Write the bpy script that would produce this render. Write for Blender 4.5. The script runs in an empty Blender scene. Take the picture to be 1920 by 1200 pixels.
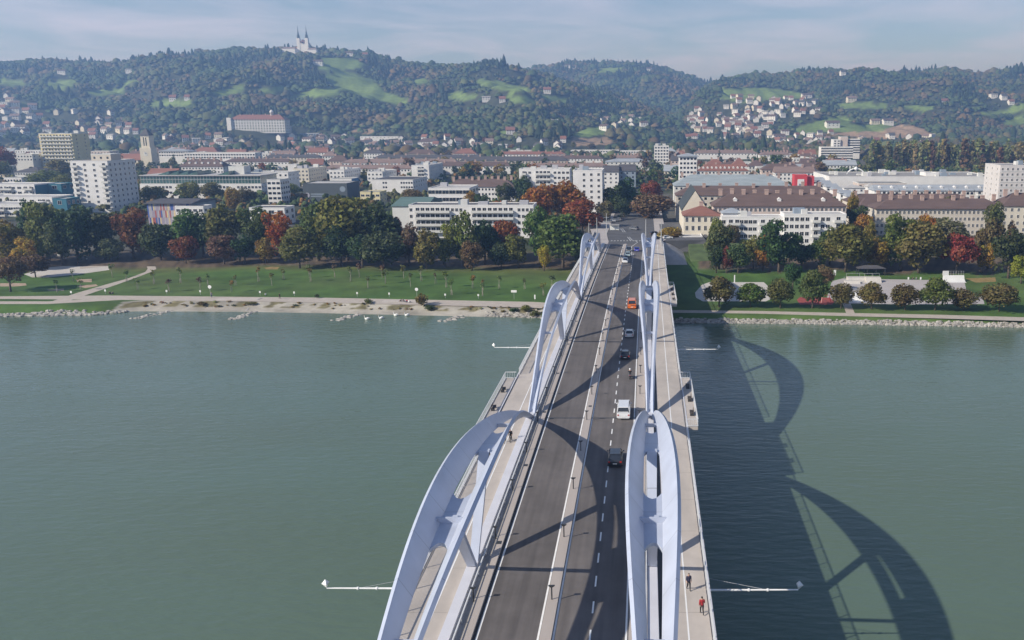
import bpy, bmesh, math, random
import numpy as np
from mathutils import Vector, Matrix
random.seed(7); np.random.seed(7)
scene = bpy.context.scene
COL = scene.collection
# ------------------------------------------------------------------ camera
F, PX, PY, HY, CZ = 1650.0, 1211.0, 600.0, 230.0, 54.0     # focal length and principal point in photo pixels, camera height
TH = math.atan((PY - HY) / F); CC, SS = math.cos(TH), math.sin(TH)
cam_d = bpy.data.cameras.new('camera'); cam = bpy.data.objects.new('camera', cam_d); COL.objects.link(cam)
cam.location = (0, 0, CZ); cam.rotation_euler = (math.pi / 2 - TH, 0, 0)
cam_d.sensor_width = 36; cam_d.lens = 36 * F / 1920; cam_d.shift_x = (960 - PX) / 1920
cam_d.clip_start = 1; cam_d.clip_end = 30000
scene.camera = cam
# ------------------------------------------------------------------ light
SUN_EL, SUN_SIDE = math.radians(31.5), math.radians(29)      # shadows fall to the right and a little away
sdir = Vector((math.cos(SUN_SIDE) * math.cos(SUN_EL), math.sin(SUN_SIDE) * math.cos(SUN_EL), -math.sin(SUN_EL)))
sun_d = bpy.data.lights.new('sun', 'SUN'); sun_d.energy = 5.0; sun_d.angle = math.radians(.55); sun_d.color = (1, .95, .88)
sun = bpy.data.objects.new('sun', sun_d); COL.objects.link(sun)
sun.rotation_euler = sdir.to_track_quat('-Z', 'Y').to_euler(); sun.location = (-300, -200, 400)
world = bpy.data.worlds.new('World'); scene.world = world; world.use_nodes = True
wn, wl = world.node_tree.nodes, world.node_tree.links
for n in list(wn): wn.remove(n)
wout = wn.new('ShaderNodeOutputWorld'); bg = wn.new('ShaderNodeBackground'); bg.inputs['Strength'].default_value = .094
sky = wn.new('ShaderNodeTexSky'); sky.sky_type = 'NISHITA'; sky.sun_disc = False
sky.sun_elevation = SUN_EL; sky.sun_rotation = math.atan2(-sdir.x, -sdir.y); sky.altitude = 250
sky.air_density = .9; sky.dust_density = .5; sky.ozone_density = 4.0
# thin high cloud: streaked noise over the sky direction projected on a cloud sheet
tc = wn.new('ShaderNodeTexCoord'); sep = wn.new('ShaderNodeSeparateXYZ'); wl.new(tc.outputs['Generated'], sep.inputs[0])
zc = wn.new('ShaderNodeMath'); zc.operation = 'MAXIMUM'; zc.inputs[1].default_value = .02; wl.new(sep.outputs['Z'], zc.inputs[0])
za = wn.new('ShaderNodeMath'); za.operation = 'ADD'; za.inputs[1].default_value = .06; wl.new(zc.outputs[0], za.inputs[0])
dv = []
for ax in 'XY':
    d = wn.new('ShaderNodeMath'); d.operation = 'DIVIDE'; wl.new(sep.outputs[ax], d.inputs[0]); wl.new(za.outputs[0], d.inputs[1]); dv.append(d)
cmb = wn.new('ShaderNodeCombineXYZ'); wl.new(dv[0].outputs[0], cmb.inputs[0]); wl.new(dv[1].outputs[0], cmb.inputs[1])
mpg = wn.new('ShaderNodeMapping'); mpg.inputs['Scale'].default_value = (.95, .8, 1); mpg.inputs['Rotation'].default_value = (0, 0, .35); wl.new(cmb.outputs[0], mpg.inputs[0])
cn = wn.new('ShaderNodeTexNoise'); cn.inputs['Scale'].default_value = 1.0; cn.inputs['Detail'].default_value = 7; cn.inputs['Roughness'].default_value = .55; cn.inputs['Distortion'].default_value = .5
wl.new(mpg.outputs[0], cn.inputs['Vector'])
cr = wn.new('ShaderNodeValToRGB'); cr.color_ramp.elements[0].position = .38; cr.color_ramp.elements[1].position = .68
cr.color_ramp.elements[0].color = (.22, .22, .22, 1); cr.color_ramp.elements[1].color = (1, 1, 1, 1); wl.new(cn.outputs['Fac'], cr.inputs[0])
cmix = wn.new('ShaderNodeMix'); cmix.data_type = 'RGBA'; 
cth = wn.new('ShaderNodeMath'); cth.operation = 'DIVIDE'; cth.inputs[0].default_value = .095; wl.new(za.outputs[0], cth.inputs[1])     # a thin sheet looks denser towards the horizon
cfa = wn.new('ShaderNodeMath'); cfa.operation = 'MULTIPLY'; cfa.use_clamp = True; wl.new(cth.outputs[0], cfa.inputs[0]); wl.new(cr.outputs[0], cfa.inputs[1]); wl.new(cfa.outputs[0], cmix.inputs[0])
wl.new(sky.outputs[0], cmix.inputs[6]); cmix.inputs[7].default_value = (8.3, 7.7, 10.0, 1)
wl.new(cmix.outputs[2], bg.inputs['Color']); wl.new(bg.outputs[0], wout.inputs['Surface'])
scene.view_settings.view_transform = 'Standard'; scene.view_settings.look = 'None'
scene.view_settings.exposure = .28; scene.view_settings.gamma = 1
scene.render.engine = 'CYCLES'
# ------------------------------------------------------------------ measuring helpers (a photo pixel to a point of the place)
def pr(X, Y, Z):
    d = Y * CC + (CZ - Z) * SS
    return PX + F * X / d, PY + F * ((CZ - Z) * CC - Y * SS) / d
def ray(x, y):
    a, b = (x - PX) / F, (y - PY) / F
    return a, CC - b * SS, -(SS + b * CC)
def onz(x, y, z):
    a, b, d = ray(x, y); t = (z - CZ) / d
    return Vector((a * t, b * t, z))
def aty(x, y, Y):
    a, b, d = ray(x, y); t = Y / b
    return Vector((a * t, Y, CZ + d * t))
# ------------------------------------------------------------------ mesh helpers
class MB:
    def __init__(s): s.v = []; s.f = []; s.m = []
    def add(s, vs, fs, m=0):
        o = len(s.v); s.v += [tuple(v) for v in vs]; s.f += [tuple(i + o for i in f) for f in fs]; s.m += [m] * len(fs); return s
    def box(s, x0, x1, y0, y1, z0, z1, m=0):
        return s.add([(x0, y0, z0), (x1, y0, z0), (x1, y1, z0), (x0, y1, z0), (x0, y0, z1), (x1, y0, z1), (x1, y1, z1), (x0, y1, z1)],
                     [(0, 3, 2, 1), (4, 5, 6, 7), (0, 1, 5, 4), (1, 2, 6, 5), (2, 3, 7, 6), (3, 0, 4, 7)], m)
    def hexa(s, p, m=0):       # eight corners, lower four then upper four
        return s.add(p, [(0, 3, 2, 1), (4, 5, 6, 7), (0, 1, 5, 4), (1, 2, 6, 5), (2, 3, 7, 6), (3, 0, 4, 7)], m)
    def prism(s, poly, z0, z1, m=0):
        n = len(poly); vs = [(x, y, z0) for x, y in poly] + [(x, y, z1) for x, y in poly]
        return s.add(vs, [tuple(range(n - 1, -1, -1)), tuple(range(n, 2 * n))] + [(i, (i + 1) % n, n + (i + 1) % n, n + i) for i in range(n)], m)
    def xprism(s, prof, x0, x1, m=0):      # (y,z) profile extruded along x
        n = len(prof); vs = [(x0, y, z) for y, z in prof] + [(x1, y, z) for y, z in prof]
        return s.add(vs, [tuple(range(n - 1, -1, -1)), tuple(range(n, 2 * n))] + [(i, (i + 1) % n, n + (i + 1) % n, n + i) for i in range(n)], m)
    def bar(s, a, b, w, h=None, m=0):
        a, b = Vector(a), Vector(b); h = h or w; d = (b - a).normalized()
        up = Vector((0, 0, 1)) if abs(d.z) < .95 else Vector((0, 1, 0))
        x = d.cross(up).normalized() * w / 2; y = x.cross(d).normalized() * h / 2
        return s.hexa([a - x - y, a + x - y, a + x + y, a - x + y, b - x - y, b + x - y, b + x + y, b - x + y], m)
    def tube(s, path, r, n=8, m=0, cap=True):
        path = [Vector(p) for p in path]; rs = r if isinstance(r, (list, tuple)) else [r] * len(path); o = len(s.v)
        for i, p in enumerate(path):
            d = (path[min(i + 1, len(path) - 1)] - path[max(i - 1, 0)]).normalized()
            up = Vector((0, 0, 1)) if abs(d.z) < .9 else Vector((1, 0, 0))
            x = d.cross(up).normalized(); y = x.cross(d)
            s.v += [tuple(p + x * math.cos(k * 2 * math.pi / n) * rs[i] + y * math.sin(k * 2 * math.pi / n) * rs[i]) for k in range(n)]
        for i in range(len(path) - 1):
            for k in range(n):
                s.f.append((o + i * n + k, o + i * n + (k + 1) % n, o + (i + 1) * n + (k + 1) % n, o + (i + 1) * n + k)); s.m.append(m)
        if cap:
            s.f.append(tuple(o + k for k in range(n - 1, -1, -1))); s.m.append(m)
            e = o + (len(path) - 1) * n; s.f.append(tuple(e + k for k in range(n))); s.m.append(m)
        return s
    def lathe(s, prof, c=(0, 0, 0), n=10, m=0):     # (r,z) profile round a vertical axis
        o = len(s.v)
        for r, z in prof: s.v += [(c[0] + r * math.cos(k * 2 * math.pi / n), c[1] + r * math.sin(k * 2 * math.pi / n), c[2] + z) for k in range(n)]
        for i in range(len(prof) - 1):
            for k in range(n): s.f.append((o + i * n + k, o + i * n + (k + 1) % n, o + (i + 1) * n + (k + 1) % n, o + (i + 1) * n + k)); s.m.append(m)
        return s
    def mesh(s, name, mats, smooth=False):
        me = bpy.data.meshes.new(name); me.from_pydata(s.v, [], s.f)
        for mt in (mats if isinstance(mats, (list, tuple)) else [mats]): me.materials.append(mt)
        me.polygons.foreach_set('material_index', s.m)
        if smooth: me.polygons.foreach_set('use_smooth', [True] * len(s.f))
        me.update(); return me
    def build(s, name, mats, parent=None, smooth=False, loc=None):
        return put(name, s.mesh(name, mats, smooth), parent, loc)
def put(name, me, parent=None, loc=None, rz=0, sc=None):
    o = bpy.data.objects.new(name, me); COL.objects.link(o)
    if parent: o.parent = parent
    if loc is not None: o.location = loc
    if rz: o.rotation_euler.z = rz
    if sc is not None: o.scale = sc if isinstance(sc, (tuple, list)) else (sc,) * 3
    return o
def empty(name, loc=(0, 0, 0), rz=0):
    o = bpy.data.objects.new(name, None); COL.objects.link(o); o.location = loc; o.rotation_euler.z = rz; o.empty_display_size = .5; return o
def tag(o, label, cat, group=None):
    o['label'] = label; o['category'] = cat
    if group: o['group'] = group
    return o
def struct(o): o['kind'] = 'structure'; return o
def stuff(o, label=None, cat=None):
    o['kind'] = 'stuff'
    if label: o['label'] = label
    if cat: o['category'] = cat
    return o
def copy_tree(o, parent=None):
    c = o.copy(); COL.objects.link(c)
    if parent: c.parent = parent
    for ch in o.children: copy_tree(ch, c)
    return c
ORD = [a_ + b_ if a_ else b_ for a_ in ('', 'twenty-', 'thirty-') for b_ in ('first', 'second', 'third', 'fourth', 'fifth', 'sixth', 'seventh', 'eighth', 'ninth')]; ORD[9:9] = ['tenth', 'eleventh', 'twelfth', 'thirteenth', 'fourteenth', 'fifteenth', 'sixteenth', 'seventeenth', 'eighteenth', 'nineteenth', 'twentieth']; ORD[29:29] = ['thirtieth']
# ------------------------------------------------------------------ materials
def mat(name, col, rough=.7, var=.12, scale=.5, metal=0, bump=0, bscale=None, spec=.5, col2=None, stretch=None, coat=0, detail=5, seam=0, stain=0):
    m = bpy.data.materials.new(name); m.use_nodes = True; nt = m.node_tree; n, l = nt.nodes, nt.links; b = n['Principled BSDF']
    b.inputs['Roughness'].default_value = rough; b.inputs['Metallic'].default_value = metal; b.inputs['Specular IOR Level'].default_value = spec
    b.inputs['Coat Weight'].default_value = coat
    g = n.new('ShaderNodeNewGeometry'); mp = n.new('ShaderNodeMapping'); l.new(g.outputs['Position'], mp.inputs[0])
    if stretch: mp.inputs['Scale'].default_value = stretch
    t = n.new('ShaderNodeTexNoise'); t.inputs['Scale'].default_value = scale; t.inputs['Detail'].default_value = detail; l.new(mp.outputs[0], t.inputs['Vector'])
    r = n.new('ShaderNodeValToRGB'); r.color_ramp.elements[0].position = .3; r.color_ramp.elements[1].position = .7
    c2 = col2 or tuple(min(1, c * (1 + var)) for c in col); c1 = col if col2 else tuple(c * (1 - var) for c in col)
    r.color_ramp.elements[0].color = (*c1, 1); r.color_ramp.elements[1].color = (*c2, 1)
    l.new(t.outputs['Fac'], r.inputs[0]); cur = r.outputs[0]
    if stain:        # blotches and worn patches
        t3 = n.new('ShaderNodeTexNoise'); t3.inputs['Scale'].default_value = .16; t3.inputs['Detail'].default_value = 6; t3.inputs['Roughness'].default_value = .65; l.new(g.outputs['Position'], t3.inputs['Vector'])
        m3 = n.new('ShaderNodeMapRange'); m3.inputs[1].default_value = .35; m3.inputs[2].default_value = .68; m3.inputs[3].default_value = 1 - stain; m3.inputs[4].default_value = 1 + stain * .6; l.new(t3.outputs['Fac'], m3.inputs[0])
        h3 = n.new('ShaderNodeHueSaturation'); l.new(cur, h3.inputs['Color']); l.new(m3.outputs[0], h3.inputs['Value']); cur = h3.outputs[0]
    if seam:         # plate or slab joints across the run of the bridge
        sx = n.new('ShaderNodeSeparateXYZ'); l.new(g.outputs['Position'], sx.inputs[0]); dv_ = n.new('ShaderNodeMath'); dv_.operation = 'DIVIDE'; dv_.inputs[1].default_value = seam; l.new(sx.outputs['Y'], dv_.inputs[0])
        fr_ = n.new('ShaderNodeMath'); fr_.operation = 'FRACT'; l.new(dv_.outputs[0], fr_.inputs[0]); lt = n.new('ShaderNodeMath'); lt.operation = 'LESS_THAN'; lt.inputs[1].default_value = .055 / seam; l.new(fr_.outputs[0], lt.inputs[0])
        mxs = n.new('ShaderNodeMix'); mxs.data_type = 'RGBA'; l.new(lt.outputs[0], mxs.inputs[0]); l.new(cur, mxs.inputs[6]); mxs.inputs[7].default_value = (*[c * .55 for c in col], 1); cur = mxs.outputs[2]
    l.new(cur, b.inputs['Base Color'])
    if bump:
        t2 = n.new('ShaderNodeTexNoise'); t2.inputs['Scale'].default_value = bscale or scale * 8; t2.inputs['Detail'].default_value = 4; l.new(mp.outputs[0], t2.inputs['Vector'])
        bp = n.new('ShaderNodeBump'); bp.inputs['Strength'].default_value = bump; bp.inputs['Distance'].default_value = .094
        l.new(t2.outputs['Fac'], bp.inputs['Height']); l.new(bp.outputs[0], b.inputs['Normal'])
    return m
def leafmat(name, trans=.38):
    m = bpy.data.materials.new(name); m.use_nodes = True; n, l = m.node_tree.nodes, m.node_tree.links; b = n['Principled BSDF']
    b.inputs['Roughness'].default_value = .6; b.inputs['Specular IOR Level'].default_value = .25
    oi = n.new('ShaderNodeObjectInfo'); g = n.new('ShaderNodeNewGeometry')
    hs = n.new('ShaderNodeHueSaturation'); l.new(oi.outputs['Color'], hs.inputs['Color'])
    mr = n.new('ShaderNodeMapRange'); mr.inputs[3].default_value = .72; mr.inputs[4].default_value = 1.95; l.new(g.outputs['Random Per Island'], mr.inputs[0]); l.new(mr.outputs[0], hs.inputs['Value'])
    wnz = n.new('ShaderNodeTexNoise'); wnz.inputs['Scale'].default_value = .35; l.new(g.outputs['Position'], wnz.inputs['Vector'])
    mh = n.new('ShaderNodeMapRange'); mh.inputs[1].default_value = .3; mh.inputs[2].default_value = .7; mh.inputs[3].default_value = .472; mh.inputs[4].default_value = .528
    l.new(wnz.outputs['Fac'], mh.inputs[0]); l.new(mh.outputs[0], hs.inputs['Hue'])
    l.new(hs.outputs[0], b.inputs['Base Color'])
    tr = n.new('ShaderNodeBsdfTranslucent'); l.new(hs.outputs[0], tr.inputs['Color'])
    mx = n.new('ShaderNodeMixShader'); mx.inputs[0].default_value = trans; l.new(b.outputs[0], mx.inputs[1]); l.new(tr.outputs[0], mx.inputs[2])
    l.new(mx.outputs[0], n['Material Output'].inputs['Surface']); return m
def attrmat(name, attr='Col', rough=.85, var=.25, scale=.08, bump=0):
    m = bpy.data.materials.new(name); m.use_nodes = True; n, l = m.node_tree.nodes, m.node_tree.links; b = n['Principled BSDF']
    b.inputs['Roughness'].default_value = rough; b.inputs['Specular IOR Level'].default_value = .2
    a = n.new('ShaderNodeAttribute'); a.attribute_name = attr; g = n.new('ShaderNodeNewGeometry')
    t = n.new('ShaderNodeTexNoise'); t.inputs['Scale'].default_value = scale; t.inputs['Detail'].default_value = 6; l.new(g.outputs['Position'], t.inputs['Vector'])
    mr = n.new('ShaderNodeMapRange'); mr.inputs[1].default_value = .3; mr.inputs[2].default_value = .7; mr.inputs[3].default_value = 1 - var; mr.inputs[4].default_value = 1 + var; l.new(t.outputs['Fac'], mr.inputs[0])
    hs = n.new('ShaderNodeHueSaturation'); l.new(a.outputs['Color'], hs.inputs['Color']); l.new(mr.outputs[0], hs.inputs['Value']); l.new(hs.outputs[0], b.inputs['Base Color'])
    return m
M = {}
M['steel'] = mat('painted_steel', (.44, .48, .575), .36, .07, .5, spec=.45, stretch=(1, 1, .25), seam=6.1)
M['steel2'] = mat('painted_steel_beam', (.60, .60, .64), .45, .05, .4)
M['asphalt'] = mat('asphalt', (.121, .109, .105), .85, .2, 1.3, bump=.2, bscale=30, stretch=(1, .035, 1), stain=.22)
M['asphalt2'] = mat('street_asphalt', (.085, .085, .09), .85, .2, .15)
M['concrete'] = mat('pale_concrete', (.40, .355, .325), .85, .07, .4, stretch=(1, .15, 1))
M['walk'] = mat('walkway_concrete', (.46, .415, .375), .85, .09, .5, stretch=(1, .25, 1), stain=.12, seam=8.0)
M['pier'] = mat('pier_concrete', (.38, .36, .34), .85, .15, .3)
M['white'] = mat('white_paint', (.78, .78, .77), .5, .05, 2)
M['rail'] = mat('white_rail', (.62, .63, .64), .45, .05, 1)
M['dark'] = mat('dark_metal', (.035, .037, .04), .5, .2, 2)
M['galv'] = mat('galvanised_steel', (.40, .41, .42), .45, .1, 3, metal=.4)
M['galv2'] = mat('pole_steel', (.42, .43, .44), .5, .1, 1)
M['glass'] = mat('dark_glass', (.018, .022, .03), .08, .4, .4, spec=.8)
M['bark'] = mat('bark', (.11, .085, .065), .9, .3, 2)
M['bark2'] = mat('pale_bark', (.30, .27, .23), .9, .25, 2)
M['leaf'] = leafmat('leaves')
M['rock'] = mat('rock', (.34, .32, .29), .9, .35, .9, bump=.5, bscale=3)
M['rubber'] = mat('tyre_rubber', (.02, .02, .02), .8, .2, 5)
M['skin'] = mat('skin', (.45, .27, .2), .6, .05, 5)
# ================================================================== the land
WLX = [-3000, -400, -200, -186, -160, -150, -120, -95, -32, 8, 57, 102, 400, 3000]
WLY = [235, 246, 247, 246, 247, 252.5, 252, 250, 243.6, 237.2, 235.2, 231.5, 222, 200]
def wl_(X): return np.interp(X, WLX, WLY)
PARK = 1.7
def fbm(X, Y, sc, seed=0, oct=4):
    rs = np.random.RandomState(seed); out = 0; a = 1.0
    for o in range(oct):
        for k in range(3):
            an = rs.rand() * 6.283; ph = rs.rand() * 6.283; fr = (2 ** o) * (0.8 + .5 * rs.rand()) / sc
            out = out + a * np.sin((X * math.cos(an) + Y * math.sin(an)) * fr * 6.283 + ph) / 3
        a *= .5
    return out
R1 = ([-900, -300, 0, 60, 120, 200, 250, 300, 350, 400, 450, 500, 540, 570, 600, 650, 700, 740, 770, 850, 900, 950, 1000, 1060, 1150, 1250, 1350, 2600],
      [150, 125, 122, 119, 116, 120, 124, 117, 110, 102, 97, 97, 94, 96, 93, 96, 102, 113, 121, 127, 131, 136, 142, 156, 180, 215, 245, 262])
R2 = ([-900, 700, 850, 940, 1000, 1060, 1100, 1150, 1200, 1250, 1290, 1320, 1400, 2600],
      [190, 180, 160, 134, 133, 124, 121, 120, 124, 132, 145, 160, 172, 185])
R3 = ([-900, 1150, 1230, 1280, 1310, 1340, 1380, 1420, 1450, 1500, 1540, 1570, 1610, 1650, 1680, 1720, 1760, 1790, 1820, 1860, 1920, 2300, 2700],
      [275, 262, 235, 205, 178, 160, 147, 141, 145, 140, 135, 137, 143, 150, 143, 139, 133, 135, 142, 140, 133, 125, 140])
RIDGES = [(R1, 2550, 1420), (R2, 3700, 2500), (R3, 2950, 1750)]
_rz = [(np.array(r[0]), np.array([aty(x, y, yc).z for x, y in zip(*r)]), yc, yf) for r, yc, yf in RIDGES]
def ground(X, Y):
    X = np.asarray(X, float); Y = np.asarray(Y, float)
    d = Y - wl_(X)
    zl = np.interp(d, [-12, 0, 2.5, 5, 7], [-3.5, 0, .35, 1.2, PARK]); zr = np.interp(d, [-6, 0, 1.4, 2.7], [-3.5, 0, 1.05, PARK])
    k = np.clip((X + 30) / 20, 0, 1); z = zl * (1 - k) + zr * k
    z = z + np.interp(d, [80, 112], [0, 1.8]) + np.interp(Y, [360, 1500, 2500], [0, 7, 22])
    px = PX + F * X / np.maximum(Y * CC + 5, 1)
    zb = z
    for xs, zs, yc, yf in _rz:
        zc_ = np.interp(px, xs, zs); yfu = yf + 120 * np.sin(px / 260.) + 60 * np.sin(px / 97.)
        s = np.clip((Y - yfu) / (yc - yfu), 0, 1); h = .55 * s + .45 * s * s * (3 - 2 * s)
        back = np.clip((Y - yc) / 1500, 0, 1)
        zr_ = zb + (zc_ - zb) * h * (1 - back ** 1.6)
        zr_ = zr_ + (fbm(X, Y, 620, 3, 4) * 36 + fbm(X, Y, 230, 13, 3) * 15) * 4 * s * (1 - s) * (Y < yc) * np.clip((zc_ - 30) / 120, 0, 1)
        z = np.maximum(z, zr_)
    return z
def gz(X, Y): return float(ground(np.array([X]), np.array([Y]))[0])
def onland(px, py, y0=340., y1=4200.):          # where the sight line of a photo pixel meets the land
    a, b, d = ray(px, py)
    Ys = np.linspace(y0, y1, 1600); zs = CZ + d / b * Ys; g = ground(a / b * Ys, Ys)
    k = np.argmax(zs < g)
    return Vector((a / b * Ys[k], Ys[k], float(g[k])))
MEADOWS = [[(625, 128), (700, 150), (720, 172), (775, 190), (740, 196), (680, 182), (630, 165)], [(600, 108), (660, 108), (690, 122), (640, 134), (596, 132)], [(770, 150), (800, 146), (806, 156), (780, 160)], [(1010, 176), (1070, 184), (1060, 194), (1015, 188)], [(1690, 196), (1760, 200), (1740, 208), (1695, 206)], [(1880, 226), (1925, 216), (1925, 232), (1890, 236)], [(480, 170), (530, 160), (540, 168), (500, 178)], [(160, 170), (230, 166), (240, 176), (180, 182)], [(1350, 166), (1440, 164), (1515, 176), (1500, 184), (1420, 190), (1352, 186)], [(590, 122), (620, 112), (655, 114), (672, 125), (640, 133), (600, 131)], [(600, 138), (640, 142), (690, 153), (705, 172), (765, 188), (735, 193), (690, 181), (640, 170), (612, 152)],
    [(540, 182), (590, 166), (636, 166), (640, 178), (600, 182)], [(388, 174), (440, 163), (462, 160), (455, 173), (420, 180)], [(272, 195), (310, 186), (362, 188), (350, 199), (290, 202)],
    [(84, 157), (120, 148), (147, 150), (137, 164), (95, 168)], [(0, 146), (45, 150), (45, 161), (0, 158)], [(828, 180), (850, 171), (897, 178), (890, 187), (840, 189)],
    [(888, 148), (930, 152), (985, 164), (1022, 172), (960, 171), (900, 161)], [(945, 178), (990, 180), (1012, 196), (960, 191)], [(1070, 254), (1100, 241), (1137, 236), (1142, 250), (1090, 258)],
    [(1358, 182), (1375, 168), (1420, 170), (1434, 180), (1400, 186), (1370, 186)], [(1438, 172), (1480, 170), (1507, 180), (1450, 179)], [(1562, 196), (1600, 190), (1680, 195), (1660, 204), (1580, 204)],
    [(1482, 243), (1530, 227), (1580, 217), (1602, 222), (1590, 234), (1700, 233), (1640, 246), (1500, 250)], [(1815, 214), (1880, 205), (1925, 193), (1925, 207), (1860, 217)],
    [(1118, 128), (1172, 126), (1160, 136), (1120, 137)], [(0, 190), (60, 205), (60, 215), (0, 205)], [(225, 152), (260, 150), (262, 158), (230, 160)], [(935, 245), (960, 244), (960, 250), (938, 251)]]
FIELDS = [[(1072, 260), (1142, 258), (1146, 271), (1078, 274)], [(1606, 247), (1700, 234), (1732, 242), (1755, 258), (1660, 260), (1510, 252)], [(655, 240), (700, 243), (700, 249), (660, 248)], [(1425, 178), (1500, 181), (1500, 186), (1440, 185)]]
def inpoly(x, y, poly):
    r = np.zeros(x.shape, bool); n = len(poly)
    for i in range(n):
        (x0, y0), (x1, y1) = poly[i], poly[(i + 1) % n]
        c = ((y0 > y) != (y1 > y)) & (x < (x1 - x0) * (y - y0) / ((y1 - y0) or 1e-9) + x0); r ^= c
    return r
def landuse(X, Y, Z):
    d = Y * CC + (CZ - Z) * SS; px = PX + F * X / d; py = PY + F * ((CZ - Z) * CC - Y * SS) / d
    a = np.zeros(X.shape, bool); b = np.zeros(X.shape, bool); far = Y > 1150
    for p in MEADOWS: a |= inpoly(px, py, p)
    for p in FIELDS: b |= inpoly(px, py, p)
    return a & far, b & far & ~a
us = np.concatenate([np.linspace(-1.7, -1.02, 14), np.linspace(-1.0, .78, 446), np.linspace(.8, 1.6, 14)])
ds = np.concatenate([[-12, -6, -3, -1], np.arange(0, 9, .75), [10, 12, 15, 20, 26, 33, 41, 50, 60, 70, 78, 84, 92, 100, 112, 130], np.linspace(160, 1000, 26), np.linspace(1020, 3600, 172), [3800, 4200, 5000, 6500]])
U, D = np.meshgrid(us, ds); Yg = 250 + D; Xg = U * Yg; Yg = np.where(D < 140, wl_(Xg) + D, Yg); Zg = ground(Xg, Yg)
nr, nc = U.shape
idx = np.arange(nr * nc).reshape(nr, nc)
faces = np.stack([idx[:-1, :-1], idx[:-1, 1:], idx[1:, 1:], idx[1:, :-1]], -1).reshape(-1, 4)
me = bpy.data.meshes.new('ground'); me.from_pydata(np.stack([Xg, Yg, Zg], -1).reshape(-1, 3).tolist(), [], faces.tolist())
X, Y, Z = Xg.ravel(), Yg.ravel(), Zg.ravel(); dd = Y - wl_(X)
rnd = np.random.RandomState(1).rand(X.size); nz = fbm(X, Y, 30, 5, 3)
col = np.empty((X.size, 4)); col[:] = (.062, .118, .026, 1)
col[:, :3] *= (1 + .2 * nz + .12 * (rnd - .5))[:, None]; dry = np.clip(fbm(X, Y, 75, 17, 4) * .45 + .1, 0, .65)[:, None]; col[:, :3] = col[:, :3] * (1 - dry) + np.array([.105, .128, .045]) * dry
drygrass = (dd > 64) & (dd < 76) & (X < 0); col[drygrass, :3] = np.array([.10, .12, .035])
sand = (X < -24) & (X > -156) & (dd < 9.5); col[sand, :3] = np.array([.355, .33, .28]) * (1 + .25 * nz[sand] + .2 * (rnd[sand] - .5))[:, None]
scrub = (X < -24) & (X > -156) & (dd > 3) & (dd < 7) & (fbm(X, Y, 9, 8, 2) > .1); col[scrub, :3] = np.array([.17, .15, .08]) * (.7 + .6 * rnd[scrub])[:, None]
rk = ((X > -24) | (X < -156)) & (dd < 1.0); col[rk, :3] = np.array([.17, .155, .13]) * (.6 + .8 * rnd[rk])[:, None]
litter = (dd > 74) & (dd < 112) & ((X < -20) | ((X > 20) & (dd > 78))); col[litter, :3] = np.array([.10, .075, .05]) * (.6 + .8 * rnd[litter])[:, None]
city = (dd >= 108); cg = fbm(X, Y, 60, 11, 3) > .15
col[city, :3] = np.where(cg[city][:, None], np.array([.05, .062, .028]), np.array([.095, .09, .075])) * (.8 + .4 * rnd[city])[:, None]
hill = Z > np.interp(Y, [360, 1500, 2500], [3.5, 10.5, 26]) + 6
col[hill, :3] = np.array([.045, .05, .028]) * (.7 + .6 * rnd[hill])[:, None]
md, fd = landuse(X, Y, Z)
col[md, :3] = np.array([.155, .225, .066]) * (1 + .15 * fbm(X, Y, 90, 21, 2)[md])[:, None]; col[fd, :3] = np.array([.33, .235, .16]) * (.95 + .1 * rnd[fd])[:, None]
ca = me.color_attributes.new('Col', 'FLOAT_COLOR', 'POINT'); ca.data.foreach_set('color', col.ravel())
me.polygons.foreach_set('use_smooth', [True] * len(faces)); M['ground'] = attrmat('ground_cover', var=.26, scale=.12); me.materials.append(M['ground'])
struct(put('ground', me))
# river
M['water'] = wm = bpy.data.materials.new('river_water'); wm.use_nodes = True; n, l = wm.node_tree.nodes, wm.node_tree.links; b = n['Principled BSDF']
b.inputs['Roughness'].default_value = .09; b.inputs['IOR'].default_value = 1.33; b.inputs['Specular IOR Level'].default_value = .5
g = n.new('ShaderNodeNewGeometry'); mp = n.new('ShaderNodeMapping'); mp.inputs['Scale'].default_value = (.012, .03, 1); l.new(g.outputs['Position'], mp.inputs[0])
t = n.new('ShaderNodeTexNoise'); t.inputs['Scale'].default_value = 1; t.inputs['Detail'].default_value = 4; l.new(mp.outputs[0], t.inputs['Vector'])
r = n.new('ShaderNodeValToRGB'); r.color_ramp.elements[0].position = .3; r.color_ramp.elements[1].position = .75
r.color_ramp.elements[0].color = (.098, .137, .094, 1); r.color_ramp.elements[1].color = (.102, .156, .120, 1); l.new(t.outputs['Fac'], r.inputs[0]); l.new(r.outputs[0], b.inputs['Base Color'])
rn = n.new('ShaderNodeMapRange'); rn.inputs[1].default_value = .35; rn.inputs[2].default_value = .65; rn.inputs[3].default_value = .05; rn.inputs[4].default_value = .2
mw = n.new('ShaderNodeMapping'); mw.inputs['Scale'].default_value = (.008, .05, 1); mw.inputs['Rotation'].default_value = (0, 0, .08); l.new(g.outputs['Position'], mw.inputs[0]); tw = n.new('ShaderNodeTexNoise'); tw.inputs['Scale'].default_value = 1; tw.inputs['Detail'].default_value = 5; tw.inputs['Distortion'].default_value = .6; l.new(mw.outputs[0], tw.inputs['Vector']); l.new(tw.outputs['Fac'], rn.inputs[0]); l.new(rn.outputs[0], b.inputs['Roughness'])
hs = []
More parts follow.
